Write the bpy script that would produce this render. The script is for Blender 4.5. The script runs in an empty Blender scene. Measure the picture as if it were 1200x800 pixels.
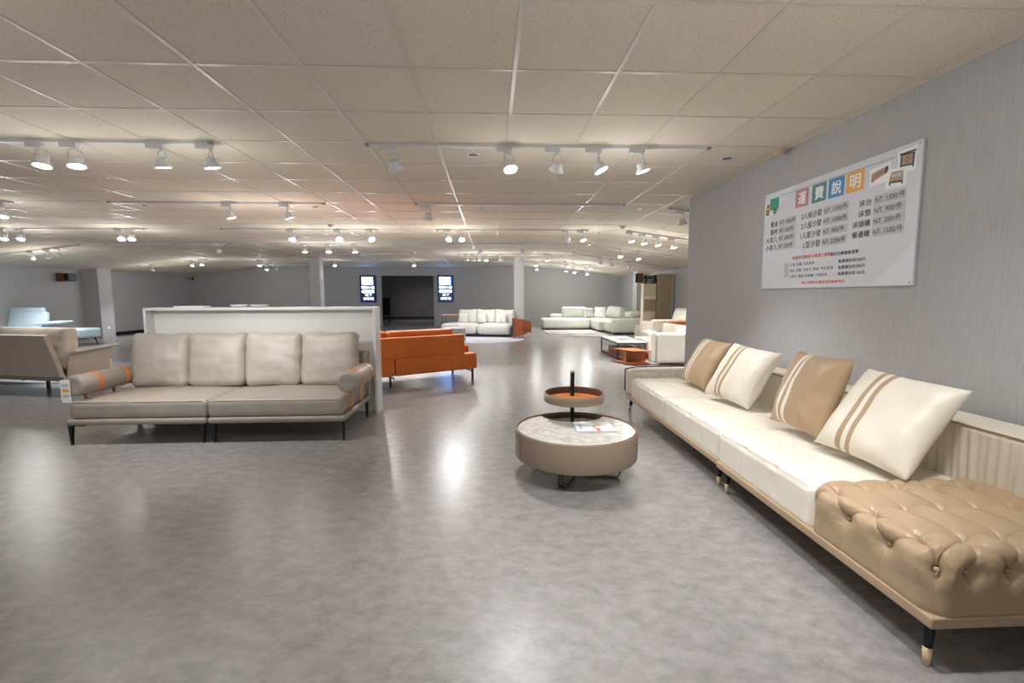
import bpy, bmesh, math, random
from mathutils import Vector, Matrix, noise, Euler
random.seed(7)
PI = math.pi
C = bpy.context.scene.collection
SC = bpy.context.scene

# ---------------------------------------------------------------- camera, world, exposure
F = 545.0; PITCH = 0.0986778; YAW = 0.045064; ROLL = -0.003143; CAMZ = 1.38
cd = bpy.data.cameras.new('camera'); cam = bpy.data.objects.new('camera', cd); C.objects.link(cam)
cd.sensor_fit = 'HORIZONTAL'; cd.sensor_width = 36.0; cd.lens = F/1200*36.0; cd.clip_start = 0.05; cd.clip_end = 100
fw = Vector((math.sin(YAW)*math.cos(PITCH), math.cos(YAW)*math.cos(PITCH), -math.sin(PITCH)))
rt = Vector((math.cos(YAW), -math.sin(YAW), 0)); up = rt.cross(fw)
r2 = rt*math.cos(ROLL)+up*math.sin(ROLL); u2 = -rt*math.sin(ROLL)+up*math.cos(ROLL)
M = Matrix(((r2.x, u2.x, -fw.x), (r2.y, u2.y, -fw.y), (r2.z, u2.z, -fw.z))).to_4x4()
M.translation = (0, 0, CAMZ); cam.matrix_world = M
SC.camera = cam
SC.view_settings.view_transform = 'Standard'; SC.view_settings.look = 'None'
SC.view_settings.gamma = 1; SC.view_settings.use_curve_mapping = False
SC.view_settings.exposure = 0.55
w = bpy.data.worlds.new('world'); SC.world = w; w.use_nodes = True
w.node_tree.nodes['Background'].inputs[0].default_value = (0.96, 0.98, 1.0, 1)
w.node_tree.nodes['Background'].inputs[1].default_value = 0.55
SPOT_W = 58.0        # each track spotlight
FILL_W = 1.6         # added fill light hung below each lit lamp, standing in for lens spill
CEIL = 2.672; XR = 2.68; YC = 6.285; XL = -13.4; XA = 6.0; YF = 21.5; YB = -3.6

# ---------------------------------------------------------------- materials
def lin(c):
    return tuple(((v/255)/12.92 if v/255 <= 0.04045 else ((v/255+0.055)/1.055)**2.4) for v in c)+(1,)
def mat(name, col, rough=0.6, metal=0, col2=None, nscale=8, ndetail=4, bump=0.0, bscale=60, stretch=(1,1,1), spec=0.5, emit=None, estr=1, ramp=(0.35,0.65), coat=0):
    m = bpy.data.materials.new(name); m.use_nodes = True; nt = m.node_tree; b = nt.nodes['Principled BSDF']
    b.inputs['Base Color'].default_value = lin(col); b.inputs['Roughness'].default_value = rough
    b.inputs['Metallic'].default_value = metal; b.inputs['Specular IOR Level'].default_value = spec
    if coat: b.inputs['Coat Weight'].default_value = coat; b.inputs['Coat Roughness'].default_value = 0.08
    if emit:
        b.inputs['Emission Color'].default_value = lin(emit); b.inputs['Emission Strength'].default_value = estr
    tc = nt.nodes.new('ShaderNodeTexCoord'); mp = nt.nodes.new('ShaderNodeMapping')
    mp.inputs['Scale'].default_value = stretch; nt.links.new(tc.outputs['Object'], mp.inputs[0])
    if col2:
        n = nt.nodes.new('ShaderNodeTexNoise'); n.inputs['Scale'].default_value = nscale; n.inputs['Detail'].default_value = ndetail
        nt.links.new(mp.outputs[0], n.inputs['Vector'])
        r = nt.nodes.new('ShaderNodeValToRGB'); r.color_ramp.elements[0].position = ramp[0]; r.color_ramp.elements[1].position = ramp[1]
        r.color_ramp.elements[0].color = lin(col); r.color_ramp.elements[1].color = lin(col2)
        nt.links.new(n.outputs['Fac'], r.inputs[0]); nt.links.new(r.outputs[0], b.inputs['Base Color'])
    if bump:
        n = nt.nodes.new('ShaderNodeTexNoise'); n.inputs['Scale'].default_value = bscale; n.inputs['Detail'].default_value = 5
        nt.links.new(mp.outputs[0], n.inputs['Vector'])
        bp = nt.nodes.new('ShaderNodeBump'); bp.inputs['Strength'].default_value = bump; bp.inputs['Distance'].default_value = 0.01
        nt.links.new(n.outputs['Fac'], bp.inputs['Height']); nt.links.new(bp.outputs[0], b.inputs['Normal'])
    return m
M_ = {}
M_['wall'] = mat('wallpaper_grey', (172,172,174), 0.75, col2=(184,184,186), nscale=6, ndetail=6, stretch=(14,14,0.9), bump=0.25, bscale=30, ramp=(0.3,0.7))
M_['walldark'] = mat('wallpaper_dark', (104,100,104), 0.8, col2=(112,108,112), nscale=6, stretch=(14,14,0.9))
M_['base'] = mat('baseboard_black', (22,22,24), 0.4)
M_['tbar'] = mat('tbar_enamel', (206,198,184), 0.36)
M_['column'] = mat('column_paint', (200,198,200), 0.6, col2=(206,204,206), nscale=3)
M_['white'] = mat('white_laminate', (236,235,232), 0.35, col2=(240,239,236), nscale=2)
M_['taupe'] = mat('taupe_leather', (160,150,139), 0.46, col2=(167,157,146), nscale=5, bump=0.12, bscale=140)
M_['taupelight'] = mat('pale_taupe_leather', (180,170,159), 0.4, col2=(188,179,168), nscale=5, bump=0.12, bscale=140)
M_['taupedark'] = mat('taupe_base_leather', (150,139,127), 0.5, col2=(157,146,134), nscale=5, bump=0.1, bscale=140)
M_['strap'] = mat('orange_strap', (238,128,30), 0.45, bump=0.1, bscale=150)
M_['black'] = mat('black_metal', (26,26,28), 0.38, metal=0.3)
M_['gun'] = mat('gunmetal', (62,60,60), 0.35, metal=0.7)
M_['cream'] = mat('cream_leather', (234,227,212), 0.42, col2=(239,232,218), nscale=4, bump=0.1, bscale=120)
M_['creamback'] = mat('cream_ruched_leather', (222,212,195), 0.45, col2=(228,219,203), nscale=4, bump=0.1, bscale=120)
M_['tan'] = mat('tan_leather', (176,150,120), 0.36, col2=(181,155,125), nscale=4, bump=0.12, bscale=130)
M_['tanseam'] = mat('tan_piping', (160,132,102), 0.5)
M_['gold'] = mat('brass_cap', (222,200,156), 0.35, metal=0.35)
M_['drum'] = mat('table_leather', (146,128,108), 0.48, col2=(150,132,112), nscale=3, bump=0.05, bscale=160)
M_['rim'] = mat('rim_brown', (112,84,66), 0.4)
M_['trayin'] = mat('tray_inner_brown', (92,64,50), 0.45)
M_['trayfloor'] = mat('tray_floor_orange', (206,120,66), 0.45, bump=0.08, bscale=150)
M_['orange'] = mat('orange_fabric', (202,104,36), 0.7, col2=(210,112,42), nscale=10, bump=0.2, bscale=260)
M_['orangestitch'] = mat('pale_stitching', (226,150,90), 0.7)
M_['saddle'] = mat('saddle_leather', (164,90,52), 0.42, col2=(172,98,58), nscale=5, bump=0.1, bscale=120)
M_['woodlight'] = mat('light_oak', (214,160,98), 0.4, col2=(196,140,80), nscale=5, stretch=(1,8,8))
M_['walnut'] = mat('walnut', (128,92,76), 0.45, col2=(108,76,62), nscale=5, stretch=(1,8,8))
M_['offwhite'] = mat('offwhite_fabric', (208,207,201), 0.75, col2=(214,213,207), nscale=6, bump=0.2, bscale=200)
M_['sage'] = mat('pale_sage_leather', (184,185,172), 0.48, col2=(192,193,180), nscale=5, bump=0.1, bscale=120)
M_['greyc'] = mat('grey_velvet', (170,170,166), 0.75, col2=(178,178,174), nscale=5)
M_['beige'] = mat('beige_leather', (186,175,162), 0.55, col2=(192,181,168), nscale=5, bump=0.1, bscale=140)
M_['beigecush'] = mat('beige_cushion', (206,195,180), 0.5, col2=(212,201,187), nscale=5, bump=0.1, bscale=140)
M_['blue'] = mat('pale_blue_fabric', (192,214,226), 0.7, col2=(200,221,232), nscale=6, bump=0.1, bscale=200)
M_['dkgrey'] = mat('dark_grey_plastic', (58,58,60), 0.5)
M_['lampwhite'] = mat('lamp_white', (214,214,216), 0.38)
M_['lampgrey'] = mat('lamp_grey', (150,156,160), 0.35, metal=0.2)
M_['lit'] = mat('lit_lens', (255,255,255), 0.5, emit=(255,252,246), estr=26)
M_['unlit'] = mat('unlit_lens', (120,124,128), 0.15, metal=0.6)
M_['chrome'] = mat('chrome', (190,190,190), 0.15, metal=1)
M_['sensor'] = mat('aged_plastic', (196,176,150), 0.5)
M_['spk'] = mat('speaker_wood', (110,66,44), 0.5, col2=(96,56,36), nscale=6, stretch=(1,1,10))
M_['cartoncream'] = mat('cream_board', (226,212,182), 0.55, col2=(232,219,190), nscale=3)
M_['cartontan'] = mat('tan_board', (172,154,126), 0.6, col2=(178,160,132), nscale=3)
M_['seatwhite'] = M_['cream']
M_['paper'] = mat('glossy_paper', (238,240,244), 0.25)
M_['pages'] = mat('pages', (210,210,214), 0.7)
M_['poster'] = mat('poster_board', (214,216,224), 0.4)
M_['posterlight'] = mat('poster_pale_band', (222,228,236), 0.4)
M_['postergrey'] = mat('poster_grey', (194,194,198), 0.5)
M_['ink'] = mat('ink_dark', (58,60,66), 0.5)
M_['red'] = mat('ink_red', (232,86,74), 0.5)
M_['pw'] = mat('ink_white', (240,242,246), 0.4)
M_['prose'] = mat('ink_rose', (190,132,134), 0.5)
M_['pteal'] = mat('ink_teal', (76,140,142), 0.5)
M_['pblue'] = mat('ink_blue', (72,140,196), 0.5)
M_['pgold'] = mat('ink_gold', (238,172,76), 0.5)
M_['pbrown'] = mat('ink_brown', (178,146,122), 0.5)
M_['green'] = mat('ink_green', (44,160,132), 0.5)
M_['lime'] = mat('ink_lime', (168,204,80), 0.4); M_['yellow'] = mat('ink_yellow', (240,200,80), 0.4)
M_['verm'] = mat('ink_vermilion', (226,84,44), 0.4); M_['amber'] = mat('ink_amber', (244,160,70), 0.4)
M_['signback'] = mat('sign_navy', (20,34,60), 0.3, emit=(10,40,110), estr=0.35)
M_['signtext'] = mat('sign_text_white', (255,255,255), 0.4, emit=(205,222,255), estr=1.3)
M_['signlit'] = mat('sign_lit_white', (255,255,255), 0.4, emit=(120,176,255), estr=14)
M_['signink'] = mat('sign_ink_blue', (40,70,140), 0.4, emit=(40,70,150), estr=0.6)
M_['screen'] = mat('blue_screen', (10,20,40), 0.2, emit=(20,130,255), estr=22)
M_['glassdark'] = mat('smoked_glass', (74,70,66), 0.06)
def m_marble():
    m = mat('marble', (216,212,204), 0.12); nt = m.node_tree; b = nt.nodes['Principled BSDF']
    tc = nt.nodes.new('ShaderNodeTexCoord'); n = nt.nodes.new('ShaderNodeTexNoise'); n.inputs['Scale'].default_value = 16; n.inputs['Detail'].default_value = 9; n.inputs['Roughness'].default_value = 0.7; n.inputs['Distortion'].default_value = 0.5
    nt.links.new(tc.outputs['Object'], n.inputs['Vector'])
    r = nt.nodes.new('ShaderNodeValToRGB'); r.color_ramp.elements[0].position = 0.3; r.color_ramp.elements[0].color = lin((170,164,154)); r.color_ramp.elements[1].position = 0.58; r.color_ramp.elements[1].color = lin((226,223,216))
    nt.links.new(n.outputs['Fac'], r.inputs[0]); nt.links.new(r.outputs[0], b.inputs['Base Color']); return m
M_['marble'] = m_marble()
def m_ceiling():
    m = mat('acoustic_tile', (222,213,196), 0.9, spec=0.2); nt = m.node_tree; b = nt.nodes['Principled BSDF']
    tc = nt.nodes.new('ShaderNodeTexCoord')
    n = nt.nodes.new('ShaderNodeTexNoise'); n.inputs['Scale'].default_value = 110; n.inputs['Detail'].default_value = 3; n.inputs['Distortion'].default_value = 0.6
    nt.links.new(tc.outputs['Object'], n.inputs['Vector'])
    r = nt.nodes.new('ShaderNodeValToRGB'); r.color_ramp.elements[0].position = 0.34; r.color_ramp.elements[0].color = lin((196,184,166)); r.color_ramp.elements[1].position = 0.44; r.color_ramp.elements[1].color = lin((226,217,200))
    nt.links.new(n.outputs['Fac'], r.inputs[0])
    n2 = nt.nodes.new('ShaderNodeTexNoise'); n2.inputs['Scale'].default_value = 1.1; nt.links.new(tc.outputs['Object'], n2.inputs['Vector'])
    mx = nt.nodes.new('ShaderNodeMixRGB'); mx.blend_type = 'MULTIPLY'; mx.inputs[0].default_value = 0.12
    nt.links.new(r.outputs[0], mx.inputs[1]); nt.links.new(n2.outputs['Color'], mx.inputs[2]); nt.links.new(mx.outputs[0], b.inputs['Base Color'])
    bp = nt.nodes.new('ShaderNodeBump'); bp.inputs['Strength'].default_value = 0.2; bp.inputs['Distance'].default_value = 0.002
    nt.links.new(n.outputs['Fac'], bp.inputs['Height']); nt.links.new(bp.outputs[0], b.inputs['Normal']); return m
M_['ceil'] = m_ceiling()
def m_floor():
    m = mat('stone_vinyl', (120,116,114), 0.3); nt = m.node_tree; b = nt.nodes['Principled BSDF']
    tc = nt.nodes.new('ShaderNodeTexCoord')
    def nz(s, d, ro, dist=0, sc=(1,1,1), rot=0.5):
        mp = nt.nodes.new('ShaderNodeMapping'); mp.inputs['Scale'].default_value = sc; mp.inputs['Rotation'].default_value = (0,0,rot)
        nt.links.new(tc.outputs['Object'], mp.inputs[0])
        n = nt.nodes.new('ShaderNodeTexNoise'); n.inputs['Scale'].default_value = s; n.inputs['Detail'].default_value = d; n.inputs['Roughness'].default_value = ro; n.inputs['Distortion'].default_value = dist
        nt.links.new(mp.outputs[0], n.inputs['Vector']); return n
    a = nz(9.0, 12, 0.72, 0.15, (1,1.5,1)); r = nt.nodes.new('ShaderNodeValToRGB')
    r.color_ramp.elements[0].position = 0.3; r.color_ramp.elements[0].color = lin((126,123,122)); r.color_ramp.elements[1].position = 0.72; r.color_ramp.elements[1].color = lin((162,159,158))
    nt.links.new(a.outputs['Fac'], r.inputs[0]); nt.links.new(r.outputs[0], b.inputs['Base Color'])
    g = nz(9, 6, 0.6, 0.3, (1,2,1)); rr = nt.nodes.new('ShaderNodeMapRange'); rr.inputs['To Min'].default_value = 0.18; rr.inputs['To Max'].default_value = 0.30
    nt.links.new(g.outputs['Fac'], rr.inputs[0]); nt.links.new(rr.outputs[0], b.inputs['Roughness'])
    h = nz(34, 8, 0.7, 0.15, (1,2.0,1)); bp = nt.nodes.new('ShaderNodeBump'); bp.inputs['Strength'].default_value = 0.3; bp.inputs['Distance'].default_value = 0.003
    nt.links.new(h.outputs['Fac'], bp.inputs['Height']); nt.links.new(bp.outputs[0], b.inputs['Normal']); return m
M_['floor'] = m_floor()
def m_striped(name, base, stripe):
    m = mat(name, base, 0.42, bump=0.12, bscale=130); nt = m.node_tree; b = nt.nodes['Principled BSDF']
    tc = nt.nodes.new('ShaderNodeTexCoord'); sx = nt.nodes.new('ShaderNodeSeparateXYZ'); nt.links.new(tc.outputs['Object'], sx.inputs[0])
    def band(c, hw):
        s = nt.nodes.new('ShaderNodeMath'); s.operation = 'SUBTRACT'; s.inputs[1].default_value = c; nt.links.new(sx.outputs[0], s.inputs[0])
        a = nt.nodes.new('ShaderNodeMath'); a.operation = 'ABSOLUTE'; nt.links.new(s.outputs[0], a.inputs[0])
        l = nt.nodes.new('ShaderNodeMath'); l.operation = 'LESS_THAN'; l.inputs[1].default_value = hw; nt.links.new(a.outputs[0], l.inputs[0]); return l
    p, q = band(-0.105, 0.0145), band(-0.05, 0.0145)
    ad = nt.nodes.new('ShaderNodeMath'); ad.operation = 'MAXIMUM'; nt.links.new(p.outputs[0], ad.inputs[0]); nt.links.new(q.outputs[0], ad.inputs[1])
    g = nt.nodes.new('ShaderNodeMath'); g.operation = 'GREATER_THAN'; g.inputs[1].default_value = 0.0; nt.links.new(sx.outputs[2], g.inputs[0])
    mu = nt.nodes.new('ShaderNodeMath'); mu.operation = 'MULTIPLY'; nt.links.new(ad.outputs[0], mu.inputs[0]); nt.links.new(g.outputs[0], mu.inputs[1])
    mx = nt.nodes.new('ShaderNodeMixRGB'); mx.inputs[1].default_value = lin(base); mx.inputs[2].default_value = lin(stripe)
    nt.links.new(mu.outputs[0], mx.inputs[0]); nt.links.new(mx.outputs[0], b.inputs['Base Color']); return m
M_['pcream'] = m_striped('cream_pillow_leather', (232,224,208), (178,152,122))
M_['ptan'] = m_striped('tan_pillow_leather', (180,152,120), (234,227,214))
M_['rugblue'] = mat('blue_grey_rug', (168,172,182), 0.95, col2=(140,144,156), nscale=9, bump=0.5, bscale=90)
M_['rugpink'] = mat('faded_pink_rug', (196,182,176), 0.95, col2=(138,142,152), nscale=2.4, ndetail=8, bump=0.5, bscale=90, ramp=(0.42,0.6))
M_['ruglilac'] = mat('pale_lilac_rug', (204,202,212), 0.95, col2=(186,184,196), nscale=3, bump=0.5, bscale=90)

# ---------------------------------------------------------------- helpers
def link(name, me, m=None, parent=None, smooth=True, loc=None, rotz=None, mtx=None):
    o = bpy.data.objects.new(name, me); C.objects.link(o)
    if m is not None and len(me.materials) == 0: me.materials.append(m)
    if smooth:
        for p in me.polygons: p.use_smooth = True
    if parent: o.parent = parent
    if mtx is not None: o.matrix_local = mtx
    if loc is not None: o.location = loc
    if rotz is not None: o.rotation_euler = (0, 0, rotz)
    return o
def fin(name, bm, m, parent=None, smooth=False, bevel=0, seg=3, **k):
    me = bpy.data.meshes.new(name); bmesh.ops.recalc_face_normals(bm, faces=bm.faces[:]); bm.to_mesh(me); bm.free()
    o = link(name, me, m, parent, smooth or bevel > 0, **k)
    if bevel:
        b = o.modifiers.new('bevel', 'BEVEL'); b.width = bevel; b.segments = seg; b.limit_method = 'ANGLE'; b.angle_limit = 0.6
        n = o.modifiers.new('wn', 'WEIGHTED_NORMAL'); n.keep_sharp = False
    return o
def addbox(bm, x0, x1, y0, y1, z0, z1, mtx=None):
    vs = [bm.verts.new((x, y, z)) for z in (z0, z1) for (x, y) in ((x0,y0),(x1,y0),(x1,y1),(x0,y1))]
    if mtx:
        for v in vs: v.co = mtx @ v.co
    for f in ((0,3,2,1),(4,5,6,7),(0,1,5,4),(1,2,6,5),(2,3,7,6),(3,0,4,7)): bm.faces.new([vs[i] for i in f])
def box(name, x0, x1, y0, y1, z0, z1, m, parent=None, bevel=0.0, seg=3, **k):
    bm = bmesh.new(); addbox(bm, x0, x1, y0, y1, z0, z1); return fin(name, bm, m, parent, bevel=bevel, seg=seg, **k)
def frustum(bm, p0, p1, r0, r1, n=16, cap=True):
    p0, p1 = Vector(p0), Vector(p1); d = (p1-p0).normalized(); a = d.orthogonal().normalized(); b = d.cross(a)
    A = [bm.verts.new(p0+(a*math.cos(t)+b*math.sin(t))*r0) for t in [2*PI*i/n for i in range(n)]]
    B = [bm.verts.new(p1+(a*math.cos(t)+b*math.sin(t))*r1) for t in [2*PI*i/n for i in range(n)]]
    for i in range(n): bm.faces.new((A[i], A[(i+1)%n], B[(i+1)%n], B[i]))
    if cap: bm.faces.new(A[::-1]); bm.faces.new(B)
def tube(bm, pts, r, n=8):
    for i in range(len(pts)-1): frustum(bm, pts[i], pts[i+1], r, r, n)
def lathe(bm, prof, n=48, cx=0, cy=0, mtx=None, closed=False):
    rings = []
    for (r, z) in prof:
        if r < 1e-6: rings.append([bm.verts.new((cx, cy, z))])
        else: rings.append([bm.verts.new((cx+r*math.cos(2*PI*i/n), cy+r*math.sin(2*PI*i/n), z)) for i in range(n)])
    if mtx:
        for R in rings:
            for v in R: v.co = mtx @ v.co
    pairs = list(zip(rings[:-1], rings[1:]))
    if closed: pairs.append((rings[-1], rings[0]))
    for A, B in pairs:
        for i in range(n):
            if len(A) == 1 and len(B) == 1: continue
            if len(A) == 1: bm.faces.new((A[0], B[(i+1)%n], B[i]))
            elif len(B) == 1: bm.faces.new((A[i], A[(i+1)%n], B[0]))
            else: bm.faces.new((A[i], A[(i+1)%n], B[(i+1)%n], B[i]))
def rbox(hx, hy, hz, r, step=0.03, fn=None, nmin=6):
    """rounded box centred at 0 with dense surface; fn(pos, nrm) -> new pos"""
    bm = bmesh.new(); nx, ny, nz_ = [max(nmin, int(2*h/step)) for h in (hx, hy, hz)]
    cache = {}
    def pt(i, j, k):
        key = (i, j, k)
        if key in cache: return cache[key]
        p = Vector((-hx+2*hx*i/nx, -hy+2*hy*j/ny, -hz+2*hz*k/nz_))
        inn = Vector((max(-hx+r, min(hx-r, p.x)), max(-hy+r, min(hy-r, p.y)), max(-hz+r, min(hz-r, p.z))))
        d = p-inn
        nn = d.normalized() if d.length > 1e-7 else Vector((0,0,1))
        q = inn+nn*r
        if fn: q = fn(q, nn)
        v = bm.verts.new(q); cache[key] = v; return v
    for i in range(nx):
        for j in range(ny):
            for k in (0, nz_):
                bm.faces.new((pt(i,j,k), pt(i+1,j,k), pt(i+1,j+1,k), pt(i,j+1,k)))
    for i in range(nx):
        for k in range(nz_):
            for j in (0, ny):
                bm.faces.new((pt(i,j,k), pt(i+1,j,k), pt(i+1,j,k+1), pt(i,j,k+1)))
    for j in range(ny):
        for k in range(nz_):
            for i in (0, nx):
                bm.faces.new((pt(i,j,k), pt(i,j+1,k), pt(i,j+1,k+1), pt(i,j,k+1)))
    return bm
def cushion(name, cx, cy, cz, w, d, h, m, parent, r=0.05, puff=0.02, wr=0.004, seed=0, step=0.03, mtx=None, axis=2, sag=0.0):
    hx, hy, hz = w/2, d/2, h/2; r = min(r, hx*.98, hy*.98, hz*.98)
    def fn(q, n):
        u, v, t = q.x/hx, q.y/hy, q.z/hz
        if axis == 2: b = (1-u*u)*(1-v*v); q = q+Vector((0,0,n.z*puff*b))
        elif axis == 1: b = (1-u*u)*(1-t*t); q = q+Vector((0, n.y*puff*b, 0)); q.z -= sag*(1-u*u)*max(0, t)
        else: b = (1-v*v)*(1-t*t); q = q+Vector((n.x*puff*b,0,0))
        if wr:
            s = noise.noise(Vector((q.x*5+seed*7.1, q.y*5, q.z*9+seed)))+0.5*noise.noise(Vector((q.x*13+seed*3, q.y*13, q.z*20)))
            q = q+n*wr*s
        return q
    bm = rbox(hx, hy, hz, r, step, fn)
    L = Matrix.Translation((cx, cy, cz)) @ (mtx if mtx else Matrix.Identity(4))
    return fin(name, bm, m, parent, smooth=True, mtx=L)
def thing(name, label, cat, loc=(0,0,0), rotz=0, group=None):
    o = bpy.data.objects.new(name, None); C.objects.link(o); o.location = loc; o.rotation_euler = (0,0,rotz)
    o.empty_display_size = 0.1; o['label'] = label; o['category'] = cat
    if group: o['group'] = group
    return o
def tag(o, label, cat, group=None):
    o['label'] = label; o['category'] = cat
    if group: o['group'] = group
    return o
def struct(o): o['kind'] = 'structure'; return o
def RX(a): return Matrix.Rotation(a, 4, 'X')
def RY(a): return Matrix.Rotation(a, 4, 'Y')
def RZ(a): return Matrix.Rotation(a, 4, 'Z')

# ---------------------------------------------------------------- room shell
def ceilz(x, y=10):
    if x < -10.0: return CEIL-0.122*(-10.0-x)
    if x > 2.62 and y > YC: return CEIL-0.136*(x-2.62)
    return CEIL
struct(box('floor', XL-0.3, XA+0.3, YB-6, 28.3, -0.12, 0, M_['floor']))
bm = bmesh.new()
def cslab(bm, pts):
    lo = [bm.verts.new(p) for p in pts]; hi = [bm.verts.new((p[0], p[1], p[2]+0.1)) for p in pts]
    n = len(pts); bm.faces.new(lo[::-1]); bm.faces.new(hi)
    for i in range(n): bm.faces.new((lo[i], lo[(i+1)%n], hi[(i+1)%n], hi[i]))
cslab(bm, [(XL-.2,YB,ceilz(XL-.2)), (-10,YB,CEIL), (-10,YF+.2,CEIL), (XL-.2,YF+.2,ceilz(XL-.2))])
cslab(bm, [(-10,YB,CEIL), (2.88,YB,CEIL), (2.88,YC,CEIL), (2.62,YC,CEIL), (2.62,YF+.2,CEIL), (-10,YF+.2,CEIL)])
cslab(bm, [(2.62,YC,CEIL), (XA+.2,YC,ceilz(XA+.2)), (XA+.2,YF+.2,ceilz(XA+.2)), (2.62,YF+.2,CEIL)])
struct(fin('ceiling', bm, M_['ceil']))
# suspended grid: tees 24 mm wide, standing 4 mm proud of the tiles
bm = bmesh.new()
def bar(bm, p0, p1, hw=0.012, t=0.005):
    p0, p1 = Vector(p0), Vector(p1); d = (p1-p0).normalized(); s = Vector((-d.y, d.x, 0)).normalized()*hw
    vs = [bm.verts.new(v) for v in (p0-s, p0+s, p1+s, p1-s)]; ws = [bm.verts.new(v.co-Vector((0,0,t))) for v in vs]
    bm.faces.new(ws)
    for i in range(4): bm.faces.new((vs[i], vs[(i+1)%4], ws[(i+1)%4], ws[i]))
xs = [0.6*c-2.2516 for c in range(-18, 14)]; ys = [2.817+0.6535*r for r in range(-9, 29)]
for x in xs:
    if XL < x < XA:
        y0 = YC if x > XR else YB
        bar(bm, (x, y0, ceilz(x)), (x, YF, ceilz(x)))
for y in ys:
    bar(bm, (-10, y, CEIL), (2.62 if y > YC else XR, y, CEIL), 0.012, 0.0045); bar(bm, (XL, y, ceilz(XL)), (-10, y, CEIL), 0.012, 0.0045)
    if y > YC: bar(bm, (2.62, y, CEIL), (XA, y, ceilz(XA)), 0.012, 0.0045)
bar(bm, (XR-0.012, YB, CEIL), (XR-0.012, YC, CEIL), 0.012, 0.006)
struct(fin('trim_1', bm, M_['tbar']))
struct(box('wall_right', XR, XR+0.2, YB, YC, 0, CEIL+0.02, M_['wall']))
def wallbox(name, x0, x1, y0, y1, m=None):
    bm = bmesh.new(); vs = []
    for (x, y) in ((x0,y0),(x1,y0),(x1,y1),(x0,y1)):
        vs.append((bm.verts.new((x,y,0)), bm.verts.new((x,y,ceilz(x, y+0.3)+0.06))))
    for i in range(4): bm.faces.new((vs[i][0], vs[(i+1)%4][0], vs[(i+1)%4][1], vs[i][1]))
    bm.faces.new([v[0] for v in vs]); bm.faces.new([v[1] for v in vs])
    return struct(fin(name, bm, m or M_['wall']))
wallbox('wall_return', XR+0.2, XA+0.2, YC-0.2, YC)
wallbox('wall_annex', XA, XA+0.2, YC, YF)
wallbox('wall_left', XL-0.2, XL, YB, YF)
DX0, DX1, DZ = -4.98, -2.60, 2.285
bm = bmesh.new()
def fwall(bm, pts):
    a = [bm.verts.new((x, YF, z)) for x, z in pts]; b = [bm.verts.new((x, YF+0.2, z)) for x, z in pts]; n = len(pts)
    bm.faces.new(a); bm.faces.new(b[::-1])
    for i in range(n): bm.faces.new((a[i], a[(i+1)%n], b[(i+1)%n], b[i]))
fwall(bm, [(XL,0), (DX0,0), (DX0,CEIL), (-10,CEIL), (XL,ceilz(XL))])
fwall(bm, [(DX0,DZ), (DX1,DZ), (DX1,CEIL), (DX0,CEIL)])
fwall(bm, [(DX1,0), (XA,0), (XA,ceilz(XA)), (2.62,CEIL), (DX1,CEIL)])
struct(fin('wall_far', bm, M_['wall']))
# dim back room beyond the opening
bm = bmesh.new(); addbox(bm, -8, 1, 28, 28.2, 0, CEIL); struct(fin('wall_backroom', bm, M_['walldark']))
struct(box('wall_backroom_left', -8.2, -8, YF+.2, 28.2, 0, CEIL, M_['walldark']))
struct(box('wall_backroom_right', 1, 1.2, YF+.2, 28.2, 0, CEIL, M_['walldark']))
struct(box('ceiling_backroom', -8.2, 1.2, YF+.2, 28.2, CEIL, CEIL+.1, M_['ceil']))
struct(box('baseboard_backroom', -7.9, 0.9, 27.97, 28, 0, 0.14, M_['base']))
struct(box('baseboard_left', XL, XL+0.015, YB, 16.0, 0, 0.12, M_['base']))
struct(box('baseboard_left_rear', XL, XL+0.015, 16.55, YF, 0, 0.12, M_['base']))
struct(box('baseboard_far', DX1, XA, YF-0.012, YF, 0, 0.07, M_['wall']))
wallbox('wall_left_pilaster', XL, XL+0.51, 16.0, 16.55)
wallbox('wall_annex_pilaster', 5.5, XA, 17.4, 17.9, M_['column'])
c = box('support_column', -6.09, -5.755, 16.1, 16.45, 0, CEIL, M_['column'], bevel=0.004)
tag(c, 'square white support column rising behind the white display partition', 'column')
c = box('support_column', 0.81, 1.14, 16.15, 16.5, 0, CEIL, M_['column'], bevel=0.004)
tag(c, 'square white support column rising behind the white three seat sofa', 'column')
o = box('wall_socket', XL+0.51-0.0, XL+0.52, 16.2, 16.32, 0.3, 0.38, M_['pw'])
tag(o, 'small white power socket on the grey pilaster at left', 'socket')

# ---------------------------------------------------------------- right sofa (cream, tan tufted end)
S = thing('long_sofa', 'long cream leather sofa with ruched back and tan tufted end on the right wall', 'sofa', (1.58, 1.5, 0))
def P(o): return o
X0, Y0 = 1.58, 1.5       # local origin
def sbox(name, x0, x1, y0, y1, z0, z1, m, bevel=0.01): return box(name, x0-X0, x1-X0, y0-Y0, y1-Y0, z0, z1, m, S, bevel)
sbox('base_rail', 1.58, 2.62, 1.5, 3.115, 0.170, 0.215, M_['tan'], 0.008)
sbox('base_rail', 1.60, 2.62, 3.13, 5.42, 0.170, 0.215, M_['tan'], 0.008)
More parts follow.
